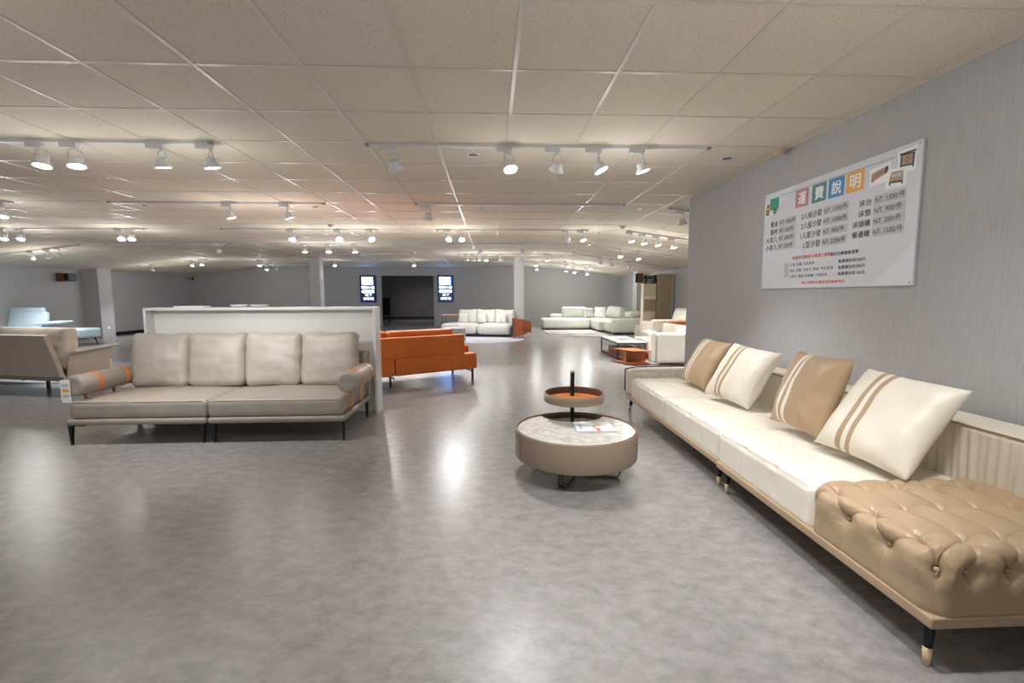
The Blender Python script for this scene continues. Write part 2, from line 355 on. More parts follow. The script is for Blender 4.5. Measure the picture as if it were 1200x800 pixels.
# tufted end block
hx, hy, hz = 0.51, 0.335, 0.153
RT = 0.075; SIDE = -0.068
tops = [[(0.04+0.16*i, (0.115 if i == 0 else 0.085)), (0.04+0.16*i, 0.33), (0.04+0.16*i, 0.55)] for i in range(7)]
buttons = [p for col in tops for p in col]; segs = []
def seg(p, q, bow=0.0):
    n = 4 if bow else 1; prev = p
    for k in range(1, n+1):
        t = k/n; c_ = (p[0]+(q[0]-p[0])*t, p[1]+(q[1]-p[1])*t+bow*math.sin(PI*t)); segs.append((prev, c_)); prev = c_
for i, col in enumerate(tops):
    seg(col[0], col[1]); seg(col[1], col[2]); seg(col[2], (col[2][0], 0.70))
    if i < 6:
        for j in range(3): seg(col[j], tops[i+1][j], 0.034)
corner = (0.0, 0.0); left_b = [(SIDE, 0.225), (SIDE, 0.44)]; front_b = [(0.04+0.16*(i+0.5)+0.02, SIDE) for i in range(6)]
buttons += [corner]+left_b+front_b
seg(tops[0][0], corner); seg(tops[1][0], corner); seg(corner, (-0.16, -0.16))
seg(tops[0][0], left_b[0]); seg(tops[0][1], left_b[0]); seg(tops[0][1], left_b[1]); seg(tops[0][2], left_b[1])
seg(tops[0][2], (SIDE, 0.67))
for p in left_b: seg(p, (-0.3, p[1]+0.01))
for i, p in enumerate(front_b):
    if i > 0: seg(tops[i][0], p)
    if i < 6: seg(tops[i+1][0], p)
    seg(p, (p[0]+0.01, -0.3))
def sd(px_, py_, s_):
    (x0, y0), (x1, y1) = s_; dx, dy = x1-x0, y1-y0; t = ((px_-x0)*dx+(py_-y0)*dy)/(dx*dx+dy*dy+1e-12); t = 0 if t < 0 else 1 if t > 1 else t
    return (px_-x0-dx*t)**2+(py_-y0-dy*t)**2
def tuft(q, n):
    X = q.x+hx; Y = q.y+hy; zt = hz-q.z
    tx = math.asin(max(0, min(1, -n.x))); ty = math.asin(max(0, min(1, -n.y)))
    UX = X if X > RT and n.x > -1e-4 else RT-RT*tx-max(0, zt-RT)*max(0, -n.x)
    UY = Y if Y > RT and n.y > -1e-4 else RT-RT*ty-max(0, zt-RT)*max(0, -n.y)
    d = math.sqrt(min(sd(UX, UY, s_) for s_ in segs)); b = math.sqrt(min((UX-p[0])**2+(UY-p[1])**2 for p in buttons))
    low = max(0.0, min(1.0, (zt-0.105)/0.07))           # creases die out towards the rail
    am = 1-0.85*low
    h = am*(0.015*(1-math.exp(-(d/0.055)**1.4))-0.0065*math.exp(-(d/0.0042)**2))-0.043*math.exp(-(b/0.034)**1.15)*(1-low)
    ang = math.atan2(UY-round(UY, 1), UX-round(UX, 1))
    wr = 0.0035*math.exp(-(b/0.05)**2)*noise.noise(Vector((UX*70, UY*70, 1.0)))+0.0015*noise.noise(q*14)
    return q+n*(h+wr)
bm = rbox(hx, hy, hz, 0.075, 0.005, tuft)
fin('tufted_seat', bm, M_['tan'], S, smooth=True, loc=(hx+0.004, hy+0.003, 0.165+hz))
def tbutton(x, y, z, d):
    bm = bmesh.new(); mt = Matrix.Translation((x, y, z)) @ Vector(d).to_track_quat('Z', 'Y').to_matrix().to_4x4()
    lathe(bm, [(0.0001,0.006),(0.005,0.0055),(0.009,0.003),(0.0105,-0.003)], 16, mtx=mt); fin('tuft_button', bm, M_['tan'], S, smooth=True)
ztop = 0.165+2*hz
for p in [p for col in tops for p in col]: tbutton(0.005+p[0], 0.003+p[1], ztop-0.040-(0.012 if p[0] < 0.075 else 0)-(0.0 if p[1] > 0.09 else 0.0), (-0.35 if p[0] < 0.06 else 0, 0, 1))
tbutton(0.005+0.030, 0.003+0.030, ztop-0.090, (-0.75,-0.75,0.35))
for p in left_b: tbutton(0.005+0.026, 0.003+p[1], ztop-0.10, (-1,0,0.15))
for p in front_b: tbutton(0.005+p[0], 0.003+0.026, ztop-0.10, (0,-1,0.15))
# cream seats: shallow tufts with seams
def seatfn(hx, hy, hz, sx, sy, ox=0.0, oy=0.0):
    def fn(q, n):
        x = (q.x+hx)/sx+ox; y = (q.y+hy)/sy+oy
        fx = abs(math.sin(PI*x)); fy = abs(math.sin(PI*y))
        top = max(0, n.z); u, v = q.x/hx, q.y/hy
        seam = math.exp(-fy*15); seam2 = math.exp(-fx*15)
        dim = math.exp(-(fx*fx+fy*fy)/0.10)
        d = 0
        if n.z > 0.3: d = 0.016*(1-u**4)*(1-v**4)-0.010*seam2-0.009*seam-0.018*dim
        elif abs(n.x) > 0.5: d = -0.008*seam
        d += 0.0025*noise.noise(Vector((q.x*7, q.y*7, q.z*12+hx)))
        return q+n*d
    return fn
def seat(x0, x1, y0, y1, z0, z1, sx, sy, oy=0):
    a, b, c_ = (x1-x0)/2, (y1-y0)/2, (z1-z0)/2
    bm = rbox(a, b, c_, 0.04, 0.013, seatfn(a, b, c_, sx, sy, 0, oy))
    fin('seat_cushion', bm, M_['cream'], S, smooth=True, loc=((x0+x1)/2-X0, (y0+y1)/2-Y0, (z0+z1)/2))
seat(1.59, 2.40, 2.165, 3.13, 0.19, 0.435, 0.27, 0.32)
seat(1.61, 2.40, 3.135, 4.20, 0.19, 0.43, 0.27, 0.266)
seat(1.61, 2.40, 4.205, 5.24, 0.19, 0.43, 0.27, 0.345)
# ruched backs and far arm
def ruche(hx, hy, hz, ax, seed):
    def fn(q, n):
        s = q.y if ax == 'y' else q.x
        amp = 0.0055*max(0, 1-abs(q.z/hz)**5)
        f = math.sin(s*150+2.2*noise.noise(Vector((s*6, q.z*2, seed))))+0.7*math.sin(s*88+4*noise.noise(Vector((s*3, q.z*3, seed+4))))
        face = abs(n.x) if ax == 'y' else abs(n.y)
        return q+n*(amp*f*face+0.002*noise.noise(q*6))
    return fn
def back(x0, x1, y0, y1, z0, z1, ax, seed, name='backrest'):
    a, b, c_ = (x1-x0)/2, (y1-y0)/2, (z1-z0)/2
    bm = rbox(a, b, c_, 0.035, 0.011, ruche(a, b, c_, ax, seed))
    o = fin(name, bm, M_['creamback'], S, smooth=True, loc=((x0+x1)/2-X0, (y0+y1)/2-Y0, (z0+z1)/2))
    bm = bmesh.new(); z = z1-Y0*0-0.006
    if ax == 'y': tube(bm, [(x0+0.006-X0, y0+0.03-Y0, z), (x0+0.006-X0, y1-0.03-Y0, z)], 0.005)
    else: tube(bm, [(x0+0.03-X0, y0+0.006-Y0, z), (x1-0.03-X0, y0+0.006-Y0, z)], 0.005)
    fin('piping', bm, M_['tanseam' if ax == 'y' else 'creamback'], o, smooth=True, mtx=Matrix.Translation(-o.location))
    return o
back(2.36, 2.63, 1.52, 3.12, 0.22, 0.735, 'y', 1.0)
back(2.36, 2.63, 3.14, 5.20, 0.22, 0.725, 'y', 5.0)
back(1.60, 2.63, 5.245, 5.43, 0.22, 0.51, 'x', 9.0, 'armrest')
def sleg(x, y, tx, ty):
    bm = bmesh.new(); frustum(bm, (x-X0, y-Y0, 0.172), (x+tx-X0, y+ty-Y0, 0.068), 0.022, 0.0155, 20)
    l = fin('leg', bm, M_['black'], S, smooth=True)
    bm = bmesh.new(); frustum(bm, (x+tx-X0, y+ty-Y0, 0.068), (x+tx*1.5-X0, y+ty*1.5-Y0, 0.0), 0.0157, 0.012, 20)
    fin('leg_cap', bm, M_['gold'], l, smooth=True)
for (x, y, tx, ty) in ((1.635,1.56,-0.012,-0.012),(2.55,1.56,0.01,-0.012),(1.64,3.065,0,0),(2.55,3.065,0,0),(1.65,3.2,0,0),(2.55,3.2,0,0),(1.67,5.36,-0.015,0.02),(2.55,5.36,0.01,0.02)): sleg(x, y, tx, ty)
bm = bmesh.new(); tube(bm, [(1.60-X0, 5.438-Y0, 0.50), (1.72-X0, 5.45-Y0, 0.522), (2.6-X0, 5.45-Y0, 0.53)], 0.007)
tube(bm, [(1.60-X0, 5.438-Y0, 0.50), (1.60-X0, 5.438-Y0, 0.24)], 0.007)
fin('rail', bm, M_['black'], S, smooth=True)

def pillow(c_, u, n, s, m, label, seed, group=None, th=0.095):
    u = Vector(u).normalized(); n = Vector(n); n = (n-u*n.dot(u)).normalized(); v = n.cross(u)
    bm = bmesh.new(); N = 44; F_ = []
    for side in (1, -1):
        g = []
        for i in range(N+1):
            row = []
            for j in range(N+1):
                a, b = -1+2*i/N, -1+2*j/N
                edge = (1-abs(a)**3.2)*(1-abs(b)**3.2)
                z = th*max(0, edge)**0.55
                k = 1-0.055*(1-b*b)*abs(a)**3 ; kk = 1-0.055*(1-a*a)*abs(b)**3
                x = a*k*s/2; y = b*kk*s/2
                wr = 0.015*noise.noise(Vector((x*8+seed, y*6-seed, side)))*(edge**.3 if edge > 0 else 0)
                rad = noise.noise(Vector((math.atan2(b, a)*3.2+seed*3, seed, side*2.0)))*0.010*min(1, (a*a+b*b))*(edge**.5 if edge > 0 else 0)
                # lower edge buckles where the pillow stands on the seat
                if b < -0.3: wr += 0.022*math.sin(a*7+seed)*(-b-0.3)*(edge**.5 if edge > 0 else 0)
                zz = side*(z+wr+rad) if edge > 0 else 0
                row.append((x, y, zz))
            g.append(row)
        F_.append(g)
    V = {}
    def vert(s_, i, j):
        key = (0 if (i in (0,N) or j in (0,N)) else s_, i, j)
        if key not in V: V[key] = bm.verts.new(F_[s_][i][j])
        return V[key]
    for s_ in (0, 1):
        for i in range(N):
            for j in range(N):
                bm.faces.new((vert(s_,i,j), vert(s_,i+1,j), vert(s_,i+1,j+1), vert(s_,i,j+1)))
    mt = Matrix(((u.x,v.x,n.x,c_[0]),(u.y,v.y,n.y,c_[1]),(u.z,v.z,n.z,c_[2]),(0,0,0,1)))
    o = fin('throw_pillow', bm, m, None, smooth=True); o.matrix_world = mt
    return tag(o, label, 'pillow', group)
pillow((2.16,4.56,0.70), (0.022,-1,-0.013), (-0.862,-0.025,0.506), 0.52, M_['ptan'], 'tan leather pillow with two cream stripes, farthest on the long cream sofa', 1.3, 'striped pillows on the long sofa')
pillow((2.13,3.83,0.705), (0.228,-0.971,-0.07), (-0.816,-0.229,0.531), 0.53, M_['pcream'], 'cream leather pillow with two tan stripes, second from the far end of the long sofa', 2.9, 'striped pillows on the long sofa')
pillow((2.09,2.93,0.74), (-0.019,-1,0.024), (-0.928,0.027,0.371), 0.53, M_['ptan'], 'tan leather pillow with two cream stripes standing between the two cream pillows', 4.4, 'striped pillows on the long sofa')
pillow((2.125,2.367,0.71), (0.149,-0.987,-0.054), (-0.791,-0.152,0.593), 0.545, M_['pcream'], 'large cream pillow with tan stripes right behind the tan tufted seat', 6.1, 'striped pillows on the long sofa')

# ---------------------------------------------------------------- round coffee table
TX, TY = 0.648, 3.49; R = 0.465
T = thing('coffee_table', 'low round drum coffee table with marble top and raised tray', 'table', (TX, TY, 0))
bm = bmesh.new(); lathe(bm, [(R-0.016,0.345),(R-0.016,0.366),(R,0.368),(R+0.002,0.36),(R+0.002,0.165),(R-0.006,0.155),(0.0001,0.155)], 128)
fin('drum', bm, M_['drum'], T, smooth=True, bevel=0)
bm = bmesh.new(); lathe(bm, [(R-0.018,0.340),(R-0.018,0.3675),(R-0.010,0.3695),(R-0.002,0.3685),(R-0.001,0.362)], 128); fin('rim', bm, M_['rim'], T, smooth=True)
# marble disc minus the round recess under the tray
PXc, PYc, RR = 0.04, 0.45, 0.275
bm = bmesh.new(); Ri = R-0.019; zt = 0.357
def circ_pts():
    pts = []
    for i in range(361):
        t = 2*PI*i/360; p = (Ri*math.cos(t), Ri*math.sin(t))
        if math.hypot(p[0]-PXc, p[1]-PYc) > RR: pts.append(p)
        else: pts.append(None)
    return pts
cp = circ_pts(); idx = [i for i, p in enumerate(cp) if p is None]; i0, i1 = idx[0], idx[-1]
out = [cp[(i1+1+k) % 360] for k in range((i0-i1-1) % 360)]
out = [p for p in out if p]
a0 = math.atan2(out[-1][1]-PYc, out[-1][0]-PXc); a1 = math.atan2(out[0][1]-PYc, out[0][0]-PXc)
if a0 > 0: a0 -= 2*PI
if a1 > 0: a1 -= 2*PI
n = 50; arc = [(PXc+RR*math.cos(a0+(a1-a0)*k/n), PYc+RR*math.sin(a0+(a1-a0)*k/n)) for k in range(1, n)]
poly = out+arc
top = [bm.verts.new((p[0], p[1], zt)) for p in poly]; bot = [bm.verts.new((p[0], p[1], zt-0.02)) for p in poly]
bm.faces.new(top); bm.faces.new(bot[::-1])
for i in range(len(poly)): bm.faces.new((top[i], bot[i], bot[(i+1)%len(poly)], top[(i+1)%len(poly)]))
fin('marble_top', bm, M_['marble'], T)
bm = bmesh.new(); lathe(bm, [(Ri,0.328),(Ri,0.342),(0.0001,0.342)], 96); fin('glass_inset', bm, M_['glassdark'], T, smooth=False)
bm = bmesh.new()
for a in (math.radians(200), math.radians(345)):
    bm = bmesh.new(); tube(bm, [( (R+0.0022)*math.cos(a), (R+0.0022)*math.sin(a), 0.162), ((R+0.0022)*math.cos(a), (R+0.0022)*math.sin(a), 0.362)], 0.0016, 6); fin('seam', bm, M_['trayin'], T)
bm = bmesh.new(); addbox(bm, 0.028, 0.060, 0.395, 0.425, 0.34, 0.735); fin('pole', bm, M_['black'], T, bevel=0.003)
bm = bmesh.new(); addbox(bm, 0.026, 0.062, 0.393, 0.427, 0.722, 0.738); fin('pole_cap', bm, M_['chrome'], T, bevel=0.002)
TR = Matrix.Translation((0.037, 0.29, 0))
bm = bmesh.new(); lathe(bm, [(0.0001,0.507),(0.243,0.507),(0.247,0.511),(0.247,0.578),(0.238,0.58)], 96, mtx=TR); tr = fin('tray', bm, M_['drum'], T, smooth=True)
bm = bmesh.new(); lathe(bm, [(0.239,0.5805),(0.236,0.576),(0.236,0.522)], 96, mtx=TR); fin('tray_wall', bm, M_['trayin'], tr, smooth=True)
bm = bmesh.new(); lathe(bm, [(0.236,0.523),(0.0001,0.523)], 96, mtx=TR); fin('tray_floor', bm, M_['trayfloor'], tr, smooth=False)
bm = bmesh.new(); addbox(bm, 0.02, 0.068, 0.28, 0.40, 0.495, 0.507); fin('tray_bracket', bm, M_['black'], tr, bevel=0.002)
def strapleg(ang):
    mt = RZ(ang); bm = bmesh.new()
    for (x0, x1, z0, z1) in ((-0.36,-0.30,0.0,0.012),): pass
    pts = [(-0.33,0.155),(-0.345,0.03),(-0.33,0.008),(-0.28,0.004),(0.28,0.004),(0.33,0.008),(0.345,0.03),(0.33,0.155)]
    for side in (-1, 1):
        pass
    lo = []; 
    for (x, z) in pts:
        i = 0.010 if x > 0 else -0.010
        lo.append(((x, z), (x-i if abs(x) > 0.29 else x, z+0.008 if abs(x) < 0.3 else z+ (0.004 if z < 0.05 else 0))))
    hw = 0.022; A = []
    for (p, q) in lo:
        A.append([bm.verts.new(mt @ Vector((p[0], -hw, p[1]))), bm.verts.new(mt @ Vector((p[0], hw, p[1]))), bm.verts.new(mt @ Vector((q[0], hw, q[1]))), bm.verts.new(mt @ Vector((q[0], -hw, q[1])))])
    for a, b in zip(A[:-1], A[1:]):
        for i in range(4): bm.faces.new((a[i], a[(i+1)%4], b[(i+1)%4], b[i]))
    bm.faces.new(A[0]); bm.faces.new(A[-1][::-1])
    fin('leg', bm, M_['gun'], T)
strapleg(math.radians(62)); strapleg(math.radians(-20)+0.0)
# magazine on the marble
B = thing('magazine', 'white magazine with a colourful ribbon cover on the marble coffee table', 'magazine', (0.785, 3.48, 0.3572), math.radians(-1))
box('cover', -0.145, 0.145, -0.128, 0.128, 0.0, 0.0012, M_['paper'], B)
box('pages', -0.143, 0.144, -0.126, 0.126, 0.0012, 0.014, M_['pages'], B)
cv = box('cover', -0.146, 0.146, -0.129, 0.129, 0.014, 0.0156, M_['paper'], B)
bm = bmesh.new()
def ribbon(nm, pts, hw, m):
    bm = bmesh.new(); vs = []
    for i, p in enumerate(pts):
        a = Vector(pts[max(0, i-1)]); b = Vector(pts[min(len(pts)-1, i+1)]); d = (b-a).normalized(); s = Vector((-d.y, d.x))*hw
        vs.append((bm.verts.new((p[0]-s.x, p[1]-s.y, 0.0161)), bm.verts.new((p[0]+s.x, p[1]+s.y, 0.0161))))
    for a, b in zip(vs[:-1], vs[1:]): bm.faces.new((a[0], a[1], b[1], b[0]))
    fin(nm, bm, m, cv)
ribbon('ribbon_print', [(0.0,0.095),(0.025,0.1),(0.05,0.085)], 0.014, M_['lime'])
ribbon('ribbon_print', [(0.045,0.075),(0.06,0.05),(0.05,0.03),(0.02,0.02)], 0.014, M_['yellow'])
ribbon('ribbon_print', [(0.025,0.03),(0.0,0.005),(0.0,-0.03),(0.015,-0.055)], 0.012, M_['amber'])
ribbon('ribbon_print', [(0.018,-0.06),(0.02,-0.1),(0.018,-0.128)], 0.012, M_['verm'])
ribbon('title_print', [(-0.105,0.06),(-0.102,0.0),(-0.105,-0.08)], 0.004, M_['pblue'])

# ---------------------------------------------------------------- left grey sofa
GX, GY = -2.68, 4.89
G = thing('grey_sofa', 'four seat taupe leather sofa with bolsters in orange straps', 'sofa', (GX, GY, 0))
def gbox(name, x0, x1, y0, y1, z0, z1, m, bevel=0.012, parent=None): return box(name, x0-GX, x1-GX, y0-GY, y1-GY, z0, z1, m, parent or G, bevel)
gbox('base_platform', -3.955, -2.685, 4.40, 5.36, 0.185, 0.245, M_['taupedark'], 0.025)
gbox('base_platform', -2.675, -1.395, 4.40, 5.36, 0.185, 0.245, M_['taupedark'], 0.025)
for (x0, x1, sd) in ((-3.925,-2.682,1),(-2.678,-1.425,2)):
    cushion('seat_cushion', (x0+x1)/2-GX, 4.845-GY, 0.327, x1-x0, 0.86, 0.166, M_['taupe'], G, r=0.035, puff=0.022, wr=0.004, seed=sd)
    bm = bmesh.new(); tube(bm, [(x0+0.035-GX, 4.423-GY, 0.399), (x1-0.035-GX, 4.423-GY, 0.399)], 0.0035); fin('piping', bm, M_['taupedark'], G, smooth=True)
gbox('back_panel', -3.955, -2.685, 5.27, 5.36, 0.24, 0.765, M_['taupedark'], 0.02)
gbox('back_panel', -2.675, -1.385, 5.27, 5.36, 0.24, 0.765, M_['taupedark'], 0.02)
for i in range(4):
    cx = -3.545+i*0.592
    cushion('back_cushion', cx-GX, 5.165-GY, 0.70, 0.595, 0.19, 0.59, M_['taupelight'], G, r=0.07, puff=0.045, wr=0.013, seed=10+i*3, step=0.022, axis=1, mtx=RX(math.radians(-9)), sag=0.018)
def bolster(x, y0, y1, z, sgn):
    bm = bmesh.new(); r = 0.097; L = y1-y0; mt = Matrix.Translation((x-GX, y0-GY, z)) @ RX(-PI/2)
    lathe(bm, [(0.0001,0.006),(r*0.5,0.004),(r-0.02,0.0),(r-0.006,0.005),(r,0.02),(r+0.002,L/2),(r,L-0.02),(r-0.006,L-0.005),(r-0.02,L),(0.0001,L)], 40, mtx=mt)
    b = fin('bolster', bm, M_['taupe'], G, smooth=True)
    for k in (0.30, 0.80):
        yy = y0+L*k
        bm = bmesh.new(); mt2 = Matrix.Translation((x-GX, yy-GY, z)) @ RX(-PI/2)
        lathe(bm, [(r+0.001,-0.016),(r+0.005,-0.014),(r+0.005,0.014),(r+0.001,0.016)], 40, mtx=mt2)
        xo = x+sgn*0.035
        if sgn > 0: addbox(bm, xo-GX-0.002, xo-GX+0.003, yy-GY-0.016, yy-GY+0.016, 0.245, z-0.07)
        else: addbox(bm, xo-GX-0.003, xo-GX+0.002, yy-GY-0.016, yy-GY+0.016, 0.245, z-0.07)
        fin('strap', bm, M_['strap'], b, smooth=False)
bolster(-1.375, 4.44, 5.12, 0.555, -0.6)
bolster(-3.885, 4.44, 5.12, 0.555, -2.0)
def gleg(x, y, sx):
    bm = bmesh.new()
    vs = [bm.verts.new(p) for p in [(x-GX-0.018, y-GY-0.012, 0.185), (x-GX+0.018, y-GY-0.012, 0.185), (x-GX+0.018, y-GY+0.022, 0.185), (x-GX-0.018, y-GY+0.022, 0.185),
        (x-GX-0.009, y-GY-0.008, 0), (x-GX+0.009, y-GY-0.008, 0), (x-GX+0.009, y-GY+0.008, 0), (x-GX-0.009, y-GY+0.008, 0)]]
    for f in ((0,1,2,3),(7,6,5,4),(0,4,5,1),(1,5,6,2),(2,6,7,3),(3,7,4,0)): bm.faces.new([vs[i] for i in f])
    addbox(bm, min(x, x+sx*0.14)-GX, max(x, x+sx*0.14)-GX, y-GY-0.01, y-GY+0.015, 0.177, 0.187)
    fin('leg', bm, M_['black'], G)
for x, sx in ((-3.93,1),(-2.73,-1),(-2.63,1),(-1.42,-1)):
    gleg(x, 4.43, sx); gleg(x, 5.27, sx)
PT = thing('price_tag', 'clear acrylic price tag hanging on the left bolster of the taupe sofa', 'tag', (-3.94, 4.425, 0.43))
box('card', -0.045, 0.04, 0, 0.003, -0.03, 0.185, M_['paper'], PT)
for k in range(3): box('print', -0.03, 0.032, -0.001, 0, 0.02+k*0.05, 0.05+k*0.05, M_['postergrey'] if k != 1 else M_['pgold'], PT)
box('cord', -0.004, 0.004, 0, 0.003, 0.185, 0.23, M_['postergrey'], PT)

# ---------------------------------------------------------------- white display partition
D = thing('display_partition', 'white box-framed display partition standing behind the taupe sofa', 'partition', (-2.65, 5.45, 0))
bm = bmesh.new(); a0, a1, zt_ = -1.285, 1.31, 1.252
outer = [(a0,0),(a1,0),(a1,zt_),(a0,zt_)]
addbox(bm, a0, a0+0.028, 0, 0.24, 0, zt_); addbox(bm, a1-0.028, a1, 0, 0.24, 0, zt_); addbox(bm, a0+0.028, a1-0.028, 0, 0.24, zt_-0.03, zt_)
fin('frame', bm, M_['white'], D, bevel=0.002)
box('back_panel', a0+0.028, a1-0.028, 0.135, 0.235, 0, zt_-0.03, M_['white'], D)
def dish(x, y, r, label):
    bm = bmesh.new(); lathe(bm, [(0.0001,0.004),(r*0.55,0.004),(r*0.98,0.030),(r,0.034),(r*0.97,0.034),(r*0.55,0.008),(0.0001,0.008)], 40)
    o = fin('serving_dish', bm, M_['pw'], None, smooth=True, loc=(x, y, zt_-0.003)); tag(o, label, 'dish', 'dishes on the white partition')
dish(-2.93, 5.57, 0.095, 'white dish on the partition, left one of the close pair near its middle')
dish(-2.70, 5.57, 0.105, 'white dish on the partition, right one of the close pair near its middle')
o = box('paper_stack', -3.63, -3.30, 5.50, 5.66, zt_+0.0005, zt_+0.018, M_['pw'], bevel=0.004); tag(o, 'flat white stack of papers lying on the partition above the leftmost back cushions', 'paper')

# ---------------------------------------------------------------- poster on the right wall
PO = thing('delivery_price_poster', 'white delivery price board with Chinese lettering screwed to the right wall', 'sign', (XR-0.022, 4.50, 1.435))
# local frame: u -> -Y, v -> Z, normal -X
POM = Matrix(((0,0,-1,0),(-1,0,0,0),(0,1,0,0),(0,0,0,1)))
PO.matrix_world = Matrix.Translation((XR-0.001, 4.50, 1.435)) @ POM
PW, PH, PT_ = 1.655, 0.897, 0.016
box('board', 0, PW, 0, PH, 0, PT_, M_['poster'], PO, bevel=0.002)
ZL = [PT_+0.0006]
def pz(k=0): return PT_+0.0006+0.0004*k
def ppoly(name, pts, m, k=0, parent=None):
    bm = bmesh.new(); bm.faces.new([bm.verts.new((p[0], p[1], pz(k))) for p in pts]); me = bpy.data.meshes.new(name); bm.normal_update(); bm.to_mesh(me); bm.free()
    return link(name, me, m, parent or PO, smooth=False)
def prect(name, x0, x1, y0, y1, m, k=0, parent=None): return ppoly(name, [(x0,y0),(x1,y0),(x1,y1),(x0,y1)], m, k, parent)
def text(name, s, h, m, parent, x, y, z, wid=None, align='LEFT', bold=0.0, rot=0.0, mtx=None):
    cu = bpy.data.curves.new(name, 'FONT'); cu.body = s; cu.size = h; cu.align_x = 'LEFT'; cu.resolution_u = 4
    to = bpy.data.objects.new(name, cu); C.objects.link(to)
    dg = bpy.context.evaluated_depsgraph_get(); me = bpy.data.meshes.new_from_object(to.evaluated_get(dg)); bpy.data.objects.remove(to)
    if len(me.vertices) == 0: return None
    xs_ = [v.co.x for v in me.vertices]; ys_ = [v.co.y for v in me.vertices]; x0, x1, y0, y1 = min(xs_), max(xs_), min(ys_), max(ys_)
    k = (wid/(x1-x0)) if wid else 1.0; kh = h/(y1-y0)
    cr, sr = math.cos(rot), math.sin(rot)
    for v in me.vertices:
        a = (v.co.x-x0)*k; b = (v.co.y-y0)*kh; v.co = Vector((x+a*cr-b*sr, y+a*sr+b*cr, z))
        if mtx: v.co = mtx @ v.co
    if bold:                                  # heavier strokes: the same glyphs laid again a hair apart
        bm = bmesh.new(); bm.from_mesh(me); src = bm.verts[:]+bm.edges[:]+bm.faces[:]
        for (dx, dy) in ((bold,0),(0,bold),(bold,bold)):
            r_ = bmesh.ops.duplicate(bm, geom=src); vs_ = [g for g in r_['geom'] if isinstance(g, bmesh.types.BMVert)]
            for v in vs_: v.co += Vector((dx-bold/2, dy-bold/2, 0.00001*(1+dx/bold+2*dy/bold)))
        bm.to_mesh(me); bm.free()
    me.materials.clear(); me.materials.append(m)
    return link(name, me, m, parent, smooth=False)
ppoly('print', [(1.328,0.003),(PW-0.003,0.003),(PW-0.003,0.278)], M_['posterlight'], 0)
ppoly('print', [(0.004,0.62),(0.46,PH-0.003),(0.004,PH-0.003)], M_['posterlight'], 0)
ppoly('rule', [(0.23,0.846),(1.462,0.839),(1.462,0.842),(0.23,0.849)], M_['ink'], 1)
for (x0, ch, m) in ((0.460,'運','prose'),(0.668,'費','pteal'),(0.856,'說','pblue'),(1.042,'明','pgold')):
    t = prect('title_tile', x0, x0+0.165, 0.692, 0.838, M_[m], 1)
    text('lettering', ch, 0.098, M_['pw'], t, x0+0.034, 0.716, pz(2), 0.10, bold=0.004)
def entry(x0, x1, y, lab, tx0, tx1, price, h, tw):
    text('lettering', lab, h, M_['ink'], PO, x0, y-h/2, pz(1), x1-x0, bold=0.0012)
    t = prect('price_strip', tx0, tx1, y-0.033, y+0.033, M_['postergrey'], 1)
    prect('strip_face', tx0, tx1-0.004, y-0.030, y+0.033, M_['poster'] if False else M_['postergrey'], 2, t)
    text('lettering', price, 0.042, M_['ink'], t, tx0+0.012, y-0.020, pz(3), tw, bold=0.0008)
for k, (l, p, x0, tw) in enumerate((('餐桌','NT. 1000/件',0.112,0.215),('餐椅','NT. 200/件',0.112,0.2),('大茶几','NT. 600/件',0.05,0.2),('小茶几','NT. 200/件',0.05,0.2))): entry(x0, 0.222, 0.600-k*0.0715, l, 0.240, 0.482, p, 0.054, tw)
for k, (l, p, x0, tw) in enumerate((('3人座沙發','NT. 1500/件',0.551,0.24),('2人座沙發','NT. 1200/件',0.551,0.24),('1人座沙發','NT. 900/件',0.551,0.22),('L型沙發','NT. 2200/件',0.593,0.24))): entry(x0, 0.797, 0.606-k*0.0815, l, 0.815, 1.081, p, 0.055, tw)
for k, (l, p, x0, tw) in enumerate((('床台','NT. 1500/件',1.181,0.232),('床墊','NT. 900/件',1.181,0.215),('床頭櫃','NT. 200/件',1.13,0.215),('餐邊櫃','NT. 1500/件',1.13,0.232))): entry(x0, 1.289, 0.592-k*0.0725, l, 1.310, 1.562, p, 0.046, tw)
text('lettering', '無電梯', 0.028, M_['red'], PO, 0.462, 0.249, pz(1), 0.098, bold=0.0008); text('lettering', '或', 0.028, M_['ink'], PO, 0.564, 0.249, pz(1), 0.03)
text('lettering', '電梯無法搬運之樓層', 0.028, M_['red'], PO, 0.598, 0.248, pz(1), 0.32, bold=0.0008); text('lettering', '需另加樓層搬運費', 0.028, M_['ink'], PO, 0.922, 0.243, pz(1), 0.28, bold=0.0008)
prect('print', 0.35, 0.412, 0.10, 0.225, M_['postergrey'], 1)
text('lettering', '沙發. 長櫃. 大型家具', 0.027, M_['ink'], PO, 0.430, 0.192, pz(1), 0.315); text('lettering', '床台. 床墊. 大茶几. 餐桌. 中型家具', 0.027, M_['ink'], PO, 0.430, 0.141, pz(1), 0.53); text('lettering', '小茶几. 餐椅. 床頭櫃. 小型家具', 0.027, M_['ink'], PO, 0.428, 0.090, pz(1), 0.47)
for k, s in enumerate(('每層樓加收300元','每層樓加收200元','每層樓加收100元')): text('lettering', s, 0.028, M_['ink'], PO, 1.01, 0.184-k*0.0475, pz(1), 0.262, bold=0.0006)
text('lettering', '本公司無回收舊家具的服務項目', 0.024, M_['red'], PO, 0.598, 0.033, pz(1), 0.486, bold=0.0008)
